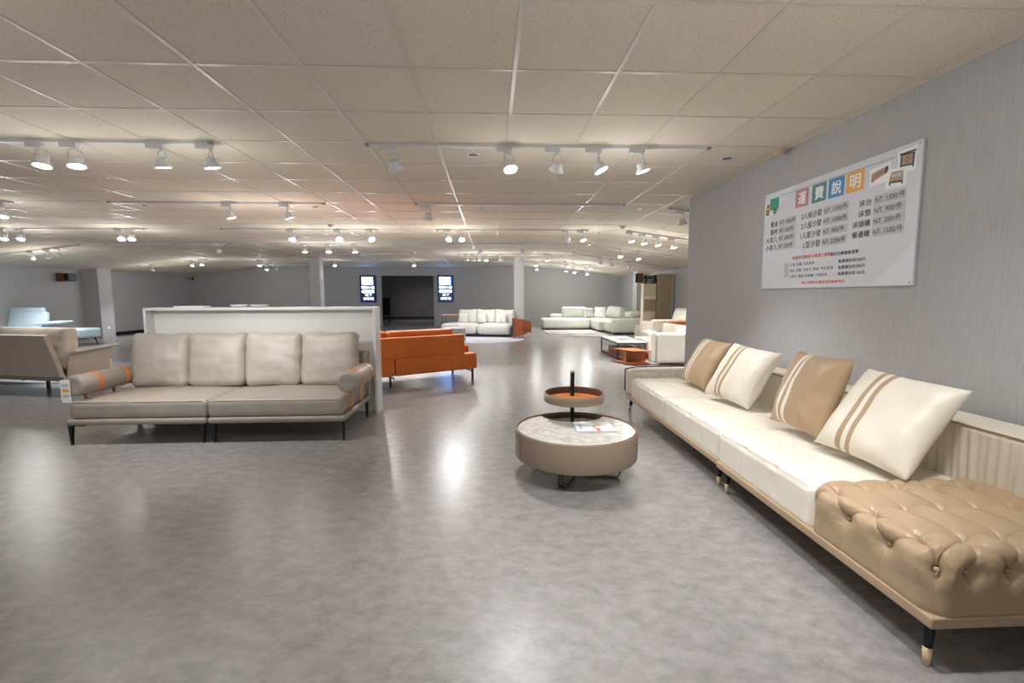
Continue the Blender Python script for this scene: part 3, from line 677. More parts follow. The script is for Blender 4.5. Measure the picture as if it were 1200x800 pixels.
# lorry drawing
lo = prect('lorry_print', 0.085, 0.222, 0.735, 0.843, M_['green'], 1)
ppoly('lorry_cab', [(0.022,0.728),(0.083,0.728),(0.083,0.80),(0.045,0.805),(0.03,0.77),(0.022,0.765)], M_['pgold'], 1, lo); ppoly('lorry_window', [(0.036,0.768),(0.068,0.768),(0.068,0.795),(0.047,0.798)], M_['ink'], 2, lo)
prect('print', 0.085, 0.222, 0.785, 0.80, M_['pteal'], 2, lo)
for cx in (0.052, 0.168):
    ppoly('wheel_print', [(cx+0.026*math.cos(t), 0.722+0.026*math.sin(t)) for t in [2*PI*i/20 for i in range(20)]], M_['ink'], 3, lo)
    ppoly('hub_print', [(cx+0.013*math.cos(t), 0.722+0.013*math.sin(t)) for t in [2*PI*i/16 for i in range(16)]], M_['pbrown'], 4, lo)
c1 = ppoly('card_print', [(1.262,0.695),(1.436,0.700),(1.428,0.824),(1.255,0.812)], M_['pw'], 1)
ppoly('print', [(1.29,0.725),(1.40,0.755),(1.405,0.80),(1.385,0.80),(1.30,0.785),(1.275,0.775),(1.272,0.735)], M_['pbrown'], 2, c1); ppoly('print', [(1.30,0.752),(1.395,0.778),(1.395,0.781),(1.30,0.755)], M_['ink'], 3, c1); ppoly('print', [(1.278,0.722),(1.292,0.722),(1.292,0.732),(1.276,0.732)], M_['ink'], 3, c1); ppoly('print', [(1.385,0.755),(1.41,0.765),(1.41,0.80),(1.388,0.80)], M_['ink'], 3, c1)
c3 = ppoly('card_print', [(1.484,0.738),(1.612,0.722),(1.622,0.872),(1.476,0.868)], M_['pw'], 1)
ppoly('print', [(1.50,0.752),(1.512,0.752),(1.512,0.765),(1.59,0.757),(1.588,0.745),(1.60,0.745),(1.604,0.835),(1.50,0.842)], M_['ink'], 2, c3); ppoly('print', [(1.512,0.775),(1.588,0.767),(1.592,0.827),(1.512,0.835)], M_['pbrown'], 3, c3); prect('print', 1.512, 1.59, 0.798, 0.801, M_['ink'], 4, c3); prect('print', 1.493, 1.612, 0.838, 0.850, M_['ink'], 3, c3); prect('print', 1.545, 1.558, 0.812, 0.818, M_['ink'], 4, c3); prect('print', 1.545, 1.558, 0.783, 0.789, M_['ink'], 4, c3)
c2 = ppoly('card_print', [(1.396,0.648),(1.553,0.640),(1.560,0.757),(1.405,0.772)], M_['pw'], 3)
ppoly('print', [(1.425,0.663),(1.435,0.663),(1.435,0.678),(1.52,0.668),(1.52,0.655),(1.53,0.655),(1.533,0.70),(1.526,0.742),(1.44,0.75),(1.424,0.705)], M_['pbrown'], 4, c2); ppoly('print', [(1.425,0.663),(1.435,0.663),(1.435,0.679),(1.52,0.669),(1.52,0.655),(1.53,0.655),(1.53,0.680),(1.425,0.690)], M_['ink'], 5, c2); ppoly('print', [(1.446,0.712),(1.48,0.712),(1.48,0.732),(1.446,0.734)], M_['postergrey'], 5, c2); ppoly('print', [(1.484,0.71),(1.516,0.71),(1.516,0.73),(1.484,0.732)], M_['postergrey'], 5, c2)
bm = bmesh.new()
for (x, y) in ((0.015,0.015),(PW-0.02,0.02),(PW-0.02,PH-0.02),(0.015,PH-0.02)): lathe(bm, [(0.005,pz(0)),(0.004,pz(3)),(0.0001,pz(3))], 12, x, y)
fin('screw', bm, M_['ink'], PO)

# ---------------------------------------------------------------- backlit signs on the far wall
def sign(x0, x1, s1, label, dots):
    t = thing('backlit_sign', label, 'sign', (x0, YF-0.001, 1.09), 0, 'backlit signs beside the opening')
    t.matrix_world = Matrix.Translation((x0, YF-0.001, 1.09)) @ Matrix(((1,0,0,0),(0,0,-1,0),(0,1,0,0),(0,0,0,1)))
    Wd = x1-x0; Hh = 1.215
    box('case', 0, Wd, 0, Hh, 0, 0.07, M_['black'], t, bevel=0.005); box('face', 0.03, Wd-0.03, 0.03, Hh-0.03, 0.07, 0.072, M_['signback'], t)
    p = box('picture_panel', 0.10, Wd-0.13, 0.79, 1.13, 0.0722, 0.074, M_['signlit'], t)
    for (a, b, c_, d) in dots: box('icon', a, b, c_, d, 0.0745, 0.076, M_['signink'], p)
    text('lettering', s1, 0.135, M_['signtext'], t, 0.065, 0.60, 0.0745, Wd-0.13, bold=0.012)
    bm = bmesh.new(); N = 10; pts = [(0.13+0.055*math.cos(PI/2+PI*i/N), 0.485+0.055*math.sin(PI/2+PI*i/N)) for i in range(N+1)]+[(Wd-0.13+0.055*math.cos(-PI/2+PI*i/N), 0.485+0.055*math.sin(-PI/2+PI*i/N)) for i in range(N+1)]
    bm.faces.new([bm.verts.new((p_[0], p_[1], 0.0745)) for p_ in pts]); fin('light_bar', bm, M_['signlit'], t)
    text('lettering', '地下', 0.12, M_['signtext'], t, 0.215, 0.265, 0.0745, 0.31, bold=0.009)
    text('lettering', '停車場', 0.12, M_['signtext'], t, 0.13, 0.10, 0.0745, 0.47, bold=0.012)
sign(-5.90, -5.19, '電梯小姐', 'backlit navy sign with one small icon, left of the dark opening', [(0.29,0.35,1.03,1.08),(0.31,0.37,1.01,1.05)])
sign(-2.42, -1.70, '客滿小組', 'backlit navy sign with four dots, right of the dark opening', [(0.22,0.28,1.02,1.05),(0.35,0.41,1.02,1.05),(0.235,0.27,0.90,0.93),(0.36,0.395,0.90,0.93)])
CH = thing('high_back_chair', 'black tall-backed chair standing in the dim back room', 'chair', (-5.42, 24.2, 0))
box('backrest', -0.22, 0.22, 0.16, 0.24, 0.45, 1.28, M_['black'], CH, 0.03); box('seat', -0.22, 0.22, -0.24, 0.2, 0.40, 0.5, M_['black'], CH, 0.03)
for x in (-0.19, 0.19):
    for y in (-0.2, 0.2): box('leg', x-0.02, x+0.02, y-0.02, y+0.02, 0, 0.42, M_['black'], CH)

# ---------------------------------------------------------------- orange sofa seen from behind
O = thing('orange_sofa', 'orange fabric sofa seen from behind beyond the white partition', 'sofa', (-0.225, 7.52, 0), math.radians(31))
L = 2.75
def obox(name, x0, x1, y0, y1, z0, z1, m=None, bevel=0.02): return box(name, x0, x1, y0, y1, z0, z1, m or M_['orange'], O, bevel)
obox('base', -L, -1.375, 0, 0.86, 0.20, 0.455, bevel=0.03); obox('base', -1.37, 0, 0, 0.86, 0.20, 0.455, bevel=0.03)
obox('back_panel', -L, -1.39, 0.04, 0.20, 0.45, 0.755, bevel=0.015) if False else None
bm = bmesh.new(); addbox(bm, -L+0.02, -0.21, 0.03, 0.17, 0.45, 0.765); fin('back_panel', bm, M_['orange'], O, bevel=0.015)
for (x0, x1) in ((-L+0.05,-1.42),(-1.40,-0.34)): cushion('back_cushion', (x0+x1)/2, 0.27, 0.64, x1-x0, 0.20, 0.42, M_['orange'], O, r=0.03, puff=0.02, wr=0.003, axis=1)
cushion('side_cushion', -0.12, 0.50, 0.50, 0.19, 0.55, 0.13, M_['orange'], O, r=0.03, puff=0.01)
cushion('seat_cushion', -0.85, 0.56, 0.49, 1.2, 0.5, 0.09, M_['orange'], O, r=0.03); cushion('seat_cushion', -2.05, 0.56, 0.49, 1.2, 0.5, 0.09, M_['orange'], O, r=0.03)
for x in (-1.40, -0.42): box('stitching', x-0.003, x+0.003, -0.0015, 0.0, 0.23, 0.43, M_['orangestitch'], O)
for x in (-L+0.1, -1.38, -0.06):
    bm = bmesh.new(); ly = 0.05 if x > -1 else 0.22; addbox(bm, x-0.014, x+0.014, ly, ly+0.025, 0, 0.20); addbox(bm, x-0.014, x+0.014, 0.78, 0.805, 0, 0.20); addbox(bm, x-0.010, x+0.010, 0.06, 0.79, 0.150, 0.172)
    fin('leg_frame', bm, M_['gun'], O)
# ---------------------------------------------------------------- beige sofa (far left, back to us) and rug
o = box('area_rug', -9.4, -6.15, 7.68, 10.1, 0.001, 0.012, M_['rugblue'], bevel=0.003); tag(o, 'pale blue-grey rug under the beige sofa at left', 'rug')
E_ = thing('beige_sofa', 'beige sofa with flared arm turned away at the left edge', 'sofa', (-5.93, 6.62, 0.0), math.radians(-13))
LB = 2.5
def slab(name, pts, y0, y1, m, parent, bevel=0.01, mtx=None):
    bm = bmesh.new(); a = [bm.verts.new((p[0], y0, p[1])) for p in pts]; b = [bm.verts.new((p[0], y1, p[1])) for p in pts]; n = len(pts)
    bm.faces.new(a); bm.faces.new(b[::-1])
    for i in range(n): bm.faces.new((a[i], a[(i+1)%n], b[(i+1)%n], b[i]))
    return fin(name, bm, m, parent, bevel=bevel, mtx=mtx)
box('base', -LB+0.03, 0.02, 0.06, 0.86, 0.20, 0.275, M_['taupedark'], E_, 0.01)
slab('back_shell', [(-LB,0.27),(0,0.27),(-0.03,0.45),(-0.17,0.86),(-LB+0.17,0.86),(-LB+0.03,0.45)], 0.0, 0.07, M_['beige'], E_, 0.015, mtx=RX(math.radians(4)))
cushion('back_cushion', -LB/2-0.62, 0.18, 0.66, 1.18, 0.22, 0.58, M_['beigecush'], E_, r=0.05, puff=0.03, wr=0.008, axis=1, mtx=RX(math.radians(-3)), seed=3)
cushion('back_cushion', -0.63, 0.18, 0.66, 1.18, 0.22, 0.58, M_['beigecush'], E_, r=0.05, puff=0.03, wr=0.008, axis=1, mtx=RX(math.radians(-3)), seed=5)
cushion('seat_cushion', -LB/2, 0.52, 0.35, LB-0.3, 0.62, 0.16, M_['beigecush'], E_, r=0.04)
# flared arm: sheet that rises and bends outwards at the top
bm = bmesh.new(); prof = [(0.0,0.27),(0.02,0.45),(0.045,0.575),(0.085,0.615),(0.15,0.625)]; rows = []
for k in range(9):
    y = 0.06+0.66*k/8; row = []
    for (x, z) in prof: row.append((x, z))
    lift = 0.0; r_ = [bm.verts.new((x+0.02, y*(1 if z < 0.5 else 1.08), 0.27+(z-0.27)*(1)+(0.03*(k/8) if z > 0.5 else 0.02*k/8))) for x, z in prof]; rows.append(r_)
for a, b in zip(rows[:-1], rows[1:]):
    for i in range(len(prof)-1): bm.faces.new((a[i], b[i], b[i+1], a[i+1]))
o = fin('armrest', bm, M_['beige'], E_, smooth=True, mtx=RZ(math.radians(9))); sm = o.modifiers.new('solid', 'SOLIDIFY'); sm.thickness = 0.03; sm.offset = 0
bv = o.modifiers.new('bevel', 'BEVEL'); bv.width = 0.01; bv.segments = 3
for x in (-0.10, -0.85):
    bm = bmesh.new(); addbox(bm, x-0.02, x+0.02, 0.40, 0.43, 0, 0.19); addbox(bm, x-0.015, x+0.015, 0.1, 0.85, 0.185, 0.2)
    fin('leg', bm, M_['gun'], E_)

# ---------------------------------------------------------------- pale blue sofa, far left
U = thing('pale_blue_sofa', 'pale blue chaise sofa standing by the left wall', 'sofa', (-12.4, 13.2, 0))
cushion('backrest', -0.42, 0.30, 0.72, 0.98, 0.16, 0.50, M_['blue'], U, r=0.04, puff=0.03, axis=1, mtx=RX(math.radians(-14)))
cushion('headrest', -0.45, 0.34, 1.0, 0.90, 0.12, 0.17, M_['blue'], U, r=0.04, puff=0.01, axis=1, mtx=RX(math.radians(8)))
cushion('seat_cushion', -0.35, -0.1, 0.42, 1.2, 0.75, 0.16, M_['blue'], U, r=0.05)
box('base', -0.95, 0.3, -0.45, 0.4, 0.22, 0.34, M_['blue'], U, 0.03)
cushion('armrest', 0.43, 0.05, 0.68, 0.72, 0.5, 0.05, M_['blue'], U, r=0.02, mtx=RY(math.radians(-4)))
cushion('chaise', 0.62, 0.2, 0.36, 0.86, 1.35, 0.26, M_['blue'], U, r=0.06, puff=0.02)
for (x, y) in ((1.0,-0.35),(0.28,-0.38),(1.0,0.75),(-0.85,-0.38)):
    bm = bmesh.new(); frustum(bm, (x-0.08, y, 0.235), (x+0.02, y, 0.0), 0.022, 0.012, 10); fin('leg', bm, M_['black'], U)

# ---------------------------------------------------------------- white three seat sofa and what stands round it
W_ = thing('white_sofa', 'white three cushion sofa in the distance beside an orange leather holder', 'sofa', (0.62, 15.1, 0), math.radians(-17))
LW = 2.45
box('base', -LW+0.02, -0.02, 0.04, 0.95, 0.03, 0.1, M_['black'], W_, 0.01)
for (x0, x1, sd) in ((-LW/2+0.005+0.05,0,1),(-LW,-LW/2+0.045,2)): cushion('seat_cushion', (x0+x1)/2, 0.50, 0.265, x1-x0, 1.0, 0.35, M_['offwhite'], W_, r=0.12, puff=0.02, wr=0.01, seed=sd, step=0.05)
for i in range(3): cushion('back_cushion', -0.38-i*0.66, 0.80, 0.66, 0.67, 0.28, 0.50, M_['offwhite'], W_, r=0.07, puff=0.03, wr=0.015, seed=i*2+3, axis=1, step=0.05, mtx=RX(math.radians(-10)), sag=0.03)
def wp(px_, py_, pz_, s, yaw, label, m=None):
    a = math.radians(yaw); q = W_.matrix_basis if False else (Matrix.Translation(W_.location) @ RZ(math.radians(-17)))
    c_ = q @ Vector((px_, py_, pz_)); u = (RZ(math.radians(-17+yaw)) @ Vector((1,0,0))); n = (RZ(math.radians(-17+yaw)) @ Vector((0,-0.95,0.3)))
    pillow(c_, u, n, s, m or M_['offwhite'], label, px_*3, 'small pillows on the white sofa', th=0.06)
wp(-1.80, 0.50, 0.61, 0.34, 6, 'small white pillow on the left seat of the white three cushion sofa')
wp(-1.12, 0.50, 0.61, 0.34, -3, 'small white pillow in the middle of the white three cushion sofa')
wp(-0.42, 0.47, 0.61, 0.36, 4, 'small white pillow beside the orange holder on the white sofa')
t = thing('side_table', 'oak topped thin metal side table at the left end of the white sofa', 'table', (-1.396, 16.19, 0), math.radians(-17))
box('tabletop', -0.26, 0.26, -0.18, 0.18, 0.70, 0.73, M_['woodlight'], t, 0.005)
for y in (-0.17, 0.155): box('leg', -0.258, -0.244, y, y+0.015, 0, 0.70, M_['gun'], t)
box('foot_bar', -0.258, -0.244, -0.17, 0.17, 0, 0.015, M_['gun'], t)
t = thing('magazine_holder', 'orange leather pocket holder at the right end of the white sofa', 'holder', (0.70, 15.0, 0), math.radians(-10))
box('side_panel', 0, 0.02, -0.12, 0.5, 0.08, 0.66, M_['black'], t); box('back_board', 0.02, 0.05, -0.12, 0.5, 0.06, 0.655, M_['saddle'], t, 0.008)
def pocket(x0, w_, y0, y1, z0, z1):
    n = 10; pts = [(x0, z0), (x0+w_, z0)]+[(x0+w_*math.cos(PI/2*i/n) if True else 0, z0+(z1-z0)*0.7+(z1-z0)*0.3*math.sin(PI/2*i/n)) for i in range(n+1)]
    slab('pocket', pts, y0, y1, M_['saddle'], t, 0.006)
pocket(0.05, 0.30, -0.10, -0.07, 0.10, 0.60); pocket(0.05, 0.40, 0.18, 0.21, 0.14, 0.48); pocket(0.05, 0.52, 0.42, 0.45, 0.16, 0.60)
box('tray', 0.05, 0.42, -0.10, 0.45, 0.12, 0.145, M_['saddle'], t, 0.005); box('foot', 0.30, 0.33, 0.1, 0.13, 0, 0.12, M_['black'], t); box('foot', 0.02, 0.05, 0.0, 0.03, 0, 0.08, M_['black'], t)
bm = bmesh.new(); lathe(bm, [(0.0001,0.001),(1.45,0.001),(1.47,0.006),(1.45,0.012),(0.0001,0.012)], 96); o = fin('round_rug', bm, M_['ruglilac'], None, smooth=False, loc=(-0.42, 14.75, 0)); tag(o, 'round pale lilac rug in front of the white sofa', 'rug')
t = thing('drum_table', 'grey round drum table behind the orange sofa', 'table', (-1.12, 14.2, 0.012))
bm = bmesh.new(); lathe(bm, [(0.0001,0.0),(0.33,0.0),(0.34,0.01),(0.34,0.38),(0.0001,0.38)], 64); fin('drum', bm, M_['greyc'], t, smooth=False); bm = bmesh.new(); lathe(bm, [(0.0001,0.381),(0.35,0.381),(0.355,0.39),(0.35,0.402),(0.0001,0.402)], 64); fin('tabletop', bm, M_['white'], t)

# ---------------------------------------------------------------- sage corner sofa
K = thing('corner_sofa', 'pale sage leather corner sofa in the far right corner', 'sofa', (4.0, 18.4, 0))
def kc(name, x0, x1, y0, y1, z0, z1, r=0.05, puff=0.02, axis=2, m=None, mtx=None, seed=0): return cushion(name, (x0+x1)/2-4.0, (y0+y1)/2-18.4, (z0+z1)/2, x1-x0, y1-y0, z1-z0, m or M_['sage'], K, r=r, puff=puff, axis=axis, mtx=mtx, seed=seed, step=0.05, wr=0.006)
kc('seat', 2.06, 3.97, 18.40, 19.4, 0.06, 0.45, 0.08); kc('seat', 4.0, 4.98, 17.2, 19.4, 0.06, 0.44, 0.07); kc('seat', 4.22, 4.98, 16.28, 17.2, 0.06, 0.44, 0.06)
kc('armrest', 4.23, 5.36, 16.0, 16.27, 0.06, 0.56, 0.05, 0.01, 1)
kc('backrest', 2.5, 5.3, 19.3, 19.65, 0.06, 0.60, 0.06, 0.01, 1); kc('backrest', 4.98, 5.36, 16.28, 19.6, 0.06, 0.58, 0.06, 0.01, 0)
kc('headrest', 2.95, 3.93, 19.12, 19.4, 0.44, 0.90, 0.09, 0.03, 1); kc('headrest', 4.66, 5.30, 16.9, 18.7, 0.46, 0.90, 0.12, 0.05, 0, mtx=RY(math.radians(14))); kc('headrest', 4.90, 5.38, 16.35, 16.9, 0.56, 0.80, 0.09, 0.03, 0, mtx=RY(math.radians(-8)))
box('plinth', 2.12-4, 5.3-4, 18.5-18.4, 19.5-18.4, 0, 0.06, M_['black'], K); box('plinth', 4.3-4, 5.3-4, 16.1-18.4, 18.5-18.4, 0, 0.06, M_['black'], K)
pillow((4.02,18.98,0.66), (1,0,0), (0,-0.93,0.35), 0.44, M_['greyc'], 'grey velvet pillow, left of two in the corner sofa', 1.0, 'pillows in the corner sofa')
pillow((4.48,18.92,0.67), (0.95,-0.3,0), (-0.28,-0.88,0.35), 0.48, M_['offwhite'], 'off-white pillow, right of two in the corner sofa', 2.0, 'pillows in the corner sofa')
o = box('patterned_rug', 2.05, 4.0, 15.3, 18.35, 0.001, 0.012, M_['rugpink'], bevel=0.003); tag(o, 'faded pink and grey patterned rug before the corner sofa', 'rug')

# ---------------------------------------------------------------- marble table, tray, white sofa end, armchair
t = thing('marble_table', 'square white marble topped table with dark frame and walnut drawer', 'table', (2.70, 9.78, 0))
box('tabletop', 0, 0.62, 0, 1.5, 0.36, 0.375, M_['white'], t, 0.003); bm = bmesh.new()
for (x0, x1, y0, y1) in ((0,0.62,0,0.02),(0,0.62,1.48,1.5),(0,0.02,0,1.5),(0.60,0.62,0,1.5)): addbox(bm, x0, x1, y0, y1, 0.335, 0.36); addbox(bm, x0, x1, y0, y1, 0.0, 0.03)
fin('frame', bm, M_['gun'], t)
for (x, y) in ((0,0),(0.595,0),(0,1.475),(0.595,1.475)): box('leg', x, x+0.025, y, y+0.025, 0.03, 0.335, M_['gun'], t)
box('shelf', 0.02, 0.60, 0.02, 1.48, 0.03, 0.05, M_['saddle'], t); box('drawer_box', 0.10, 0.58, 0.03, 1.15, 0.05, 0.20, M_['walnut'], t, 0.004)
o = thing('brochure', 'printed brochure lying on the square marble topped table', 'brochure', (3.05, 10.5, 0.3752), 0.2); box('cover', -0.14, 0.14, -0.16, 0.16, 0, 0.006, M_['paper'], o); box('print', -0.1, 0.0, -0.08, 0.06, 0.0061, 0.0068, M_['pblue'], o); box('print', 0.04, 0.08, -0.08, 0.04, 0.0061, 0.0068, M_['red'], o)
t = thing('arm_tray', 'orange leather open shelf tray standing before the white leather sofa', 'shelf', (2.60, 8.95, 0))
bm = bmesh.new(); vs = [(-0.1,0.55),(0.20,0.0),(0.55,0.0),(0.38,0.55)]
lo_ = [bm.verts.new((x, y, 0.268)) for x, y in vs]; hi_ = [bm.verts.new((x, y, 0.286)) for x, y in vs]; bm.faces.new(lo_[::-1]); bm.faces.new(hi_)
for i in range(4): bm.faces.new((lo_[i], lo_[(i+1)%4], hi_[(i+1)%4], hi_[i]))
fin('top_board', bm, M_['saddle'], t)
bm = bmesh.new(); vs = [(-0.12,0.55),(0.14,0.0),(0.55,0.0),(0.50,0.55)]; lo_ = [bm.verts.new((x, y, 0.02)) for x, y in vs]; hi_ = [bm.verts.new((x, y, 0.04)) for x, y in vs]; bm.faces.new(lo_[::-1]); bm.faces.new(hi_)
for i in range(4): bm.faces.new((lo_[i], lo_[(i+1)%4], hi_[(i+1)%4], hi_[i]))
fin('bottom_board', bm, M_['saddle'], t)
box('divider', 0.10, 0.12, 0.20, 0.5, 0.04, 0.268, M_['saddle'], t); box('back_board', 0.12, 0.54, 0.30, 0.32, 0.04, 0.268, M_['saddle'], t); box('foot', 0.05, 0.5, 0.05, 0.5, 0, 0.02, M_['black'], t)
Q = thing('white_leather_sofa', 'white leather sofa with square padded end panel beside the orange tray', 'sofa', (3.20, 8.98, 0))
cushion('end_panel', 0.53, 0.07, 0.33, 0.92, 0.15, 0.60, M_['cream'], Q, r=0.03, puff=0.02, axis=1, wr=0.004); cushion('arm_pad', 0.0, 0.09, 0.355, 0.12, 0.16, 0.62, M_['cream'], Q, r=0.04, puff=0.01, axis=1)
box('base', 0.18, 0.98, 0.02, 1.9, 0.02, 0.06, M_['saddle'], Q); cushion('seat_cushion', 0.60, 1.0, 0.24, 0.84, 1.7, 0.34, M_['cream'], Q, r=0.05); cushion('backrest', 0.95, 1.0, 0.45, 0.2, 1.7, 0.55, M_['cream'], Q, r=0.05, axis=0)
A_ = thing('white_armchair', 'white armchair with orange side pocket behind the white leather sofa', 'armchair', (4.12, 11.35, 0))
cushion('armrest', 0.42, 0.08, 0.42, 1.05, 0.18, 0.70, M_['cream'], A_, r=0.05, axis=1); box('side_pocket', 0.14, 0.9, -0.05, -0.01, 0.54, 0.72, M_['strap'], A_, 0.006); cushion('seat', 0.42, 0.6, 0.25, 0.95, 0.9, 0.38, M_['cream'], A_, r=0.05)
cushion('backrest', 0.86, 0.6, 0.66, 0.24, 0.95, 0.78, M_['cream'], A_, r=0.10, axis=0, mtx=RY(math.radians(18))); box('plinth', 0.05, 0.85, 0.05, 1.0, 0, 0.07, M_['black'], A_)
cushion('armrest', 0.42, 1.1, 0.38, 1.0, 0.16, 0.60, M_['cream'], A_, r=0.05, axis=1)
o = cushion('ottoman', 4.42, 13.2, 0.26, 0.45, 0.5, 0.52, M_['cream'], None, r=0.05, wr=0.003); tag(o, 'small cream ottoman between the corner sofa and the white armchair', 'ottoman')

# ---------------------------------------------------------------- boards, slats and wall speakers
t = thing('mattress_board', 'cream upright board with a paler band and gold emblem by the annex wall', 'board', (4.96, 15.0, 0))
box('panel', 0, 0.42, 0, 0.25, 0, 1.75, M_['cartoncream'], t, 0.01); box('band', 0.0, 0.42, -0.003, 0, 1.27, 1.33, M_['pw'], t); box('lower_panel', 0.02, 0.40, -0.003, 0, 0.85, 1.24, M_['cartontan'], t); box('emblem', 0.28, 0.34, -0.004, 0, 0.58, 0.70, M_['gold'], t)
box('corner_mark', 0.06, 0.11, -0.004, -0.001, 1.66, 1.68, M_['red'], t)
o = box('mattress_board', 5.41, 5.88, 14.95, 15.25, 0, 2.06, M_['cartontan'], bevel=0.012); tag(o, 'taller plain tan board leaning against the annex wall', 'board')
for k in range(6):
    o = box('black_tray', 4.98, 5.39, 15.0, 15.24, 1.7535+k*0.046, 1.7535+k*0.046+0.026, M_['dkgrey'] if k % 2 else M_['black'], mtx=None); tag(o, 'flat black tray, %s of the stack on the cream board' % ('lowest','second from bottom','third from bottom','fourth from bottom','fifth from bottom','topmost')[k], 'tray', 'black trays on the cream board')
    o.location = (0.012*((k*7)%3-1), 0, 0.02*k*0)
    bm = bmesh.new(); addbox(bm, 5.0, 5.06, 15.02, 15.22, 1.7535+k*0.046+0.026, 1.7535+k*0.046+0.046); addbox(bm, 5.3, 5.36, 15.02, 15.22, 1.7535+k*0.046+0.026, 1.7535+k*0.046+0.046); fin('spacer', bm, M_['gun'], o)
t = thing('wall_speaker', 'brown wooden wall speaker hung above the cream board at right', 'speaker', (4.80, 15.0, 1.78))
box('cabinet', -0.05, 0.15, 0, 0.22, 0, 0.30, M_['spk'], t, 0.004); box('grille', -0.11, -0.05, 0, 0.2, 0.01, 0.29, M_['black'], t, 0.01); box('bracket', 0.02, 0.06, 0.22, 0.34, 0.13, 0.17, M_['black'], t); box('bracket_arm', 0.02, 1.20, 0.30, 0.34, 0.13, 0.17, M_['black'], t)
t = thing('wall_speaker', 'brown wooden wall speaker with black grille high on the left wall', 'speaker', (XL, 15.05, 1.86))
box('cabinet', 0.04, 0.26, 0, 0.32, 0, 0.25, M_['spk'], t, 0.004); box('grille', 0.26, 0.40, 0.01, 0.31, 0.01, 0.24, M_['black'], t, 0.03); box('bracket', 0.0, 0.04, 0.12, 0.2, 0.1, 0.16, M_['black'], t)
bm = bmesh.new(); mt = Matrix.Translation((XL+0.3, YF-0.25, 2.16)); lathe(bm, [(0.0001,-0.06),(0.05,-0.045),(0.06,0.0),(0.06,0.02),(0.0001,0.02)], 20, mtx=mt); o = fin('dome_camera', bm, M_['black'], None, smooth=True)
bm = bmesh.new(); addbox(bm, XL, XL+0.3, YF-0.27, YF-0.23, 2.17, 2.19); fin('bracket', bm, M_['black'], o); tag(o, 'tiny black dome camera in the far left corner', 'camera')

# ---------------------------------------------------------------- ceiling fittings
def downlight(x, y, label):
    t = thing('recessed_downlight', label, 'downlight', (x, y, ceilz(x)-0.0), 0, 'recessed downlights')
    bm = bmesh.new(); lathe(bm, [(0.062,0.0),(0.062,-0.006),(0.048,-0.006),(0.040,0.0)], 32); fin('ring', bm, M_['lampwhite'], t, smooth=True)
    bm = bmesh.new(); lathe(bm, [(0.046,-0.004),(0.03,-0.001),(0.0001,-0.0005)], 32); fin('reflector', bm, M_['unlit'], t, smooth=True)
for (x, y, s) in ((-0.15,4.44,'recessed round downlight just behind the nearest middle track'),(2.25,4.47,'recessed round downlight near the top of the price board wall'),
    (-2.55,7.04,'recessed round downlight behind the second left track'),(-0.14,7.07,'recessed round downlight behind the second middle track'),(2.23,7.07,'recessed round downlight past the corner of the right wall'),
    (-4.9,7.0,'recessed round downlight above the beige sofa'),(-4.92,9.6,'recessed round downlight behind the left end of the third track'),(-0.15,9.6,'recessed round downlight behind the third middle track'),(2.24,9.68,'recessed round downlight behind the right end of the third track')): downlight(x, y, s)
def detector(x, y, label, cat='detector', r=0.055):
    t = thing('smoke_detector', label, cat, (x, y, ceilz(x)), 0, 'ceiling detectors')
    bm = bmesh.new(); lathe(bm, [(r,0.0),(r,-0.018),(r*0.8,-0.03),(0.0001,-0.03)], 28); fin('housing', bm, M_['sensor'], t, smooth=False)
    bm = bmesh.new(); lathe(bm, [(r*0.6,-0.03),(r*0.5,-0.048),(0.0001,-0.05)], 24); fin('sensor_head', bm, M_['sensor'], t, smooth=True)
detector(-2.9, 8.76, 'beige smoke detector on the orange lit ceiling at left'); detector(2.50, 8.84, 'beige smoke detector on the ceiling beyond the right wall corner'); detector(2.48, 14.0, 'beige smoke detector on the distant ceiling fold at right')
detector(2.585, 4.2, 'beige ceiling sensor where the ceiling meets the price board wall', r=0.075)

# track lamps --------------------------------------------------------------
def mk(name, bm, m, smooth=True):
    me = bpy.data.meshes.new(name); bmesh.ops.recalc_face_normals(bm, faces=bm.faces[:]); bm.to_mesh(me); bm.free(); me.materials.append(m)
    if smooth:
        for p in me.polygons: p.use_smooth = True
    return me
bm = bmesh.new(); addbox(bm, -0.115, 0.02, -0.017, 0.017, -0.062, -0.022); ME_ad = mk('adapter', bm, M_['lampwhite'], False)
bm = bmesh.new(); tube(bm, [(0,0,0.115),(0,0,0.09)], 0.012, 10)
for s in (-1, 1): tube(bm, [(0,0,0.09),(s*0.035,0,0.08),(s*0.048,0,0.05),(s*0.048,0,0.0)], 0.0055, 8)
ME_br = mk('bracket', bm, M_['lampwhite'])
bm = bmesh.new(); lathe(bm, [(0.0001,0.028),(0.03,0.028),(0.044,0.018),(0.046,-0.010),(0.048,-0.022),(0.066,-0.046),(0.066,-0.055),(0.058,-0.055),(0.05,-0.046)], 32); ME_hd = mk('head', bm, M_['lampwhite'])
bm = bmesh.new(); lathe(bm, [(0.056,-0.050),(0.03,-0.0515),(0.0001,-0.052)], 32); ME_lit = mk('lens', bm, M_['lit']); bm = bmesh.new(); lathe(bm, [(0.056,-0.050),(0.03,-0.048),(0.0001,-0.046)], 32); ME_un = mk('lens', bm, M_['unlit'])
spotd = {}
def spot_data(e, ang):
    k = (e, ang)
    if k not in spotd:
        l = bpy.data.lights.new('lamp_beam', 'SPOT'); l.energy = e; l.spot_size = math.radians(ang); l.spot_blend = 0.85; l.shadow_soft_size = 0.045; l.color = (0.985, 0.99, 1.0); spotd[k] = l
    return spotd[k]
fill_lights = {}
def fill_data(e):
    if e not in fill_lights:
        l = bpy.data.lights.new('added_fill', 'POINT'); l.energy = e; l.shadow_soft_size = 0.06; l.color = (0.99, 0.985, 0.97); fill_lights[e] = l
    return fill_lights[e]
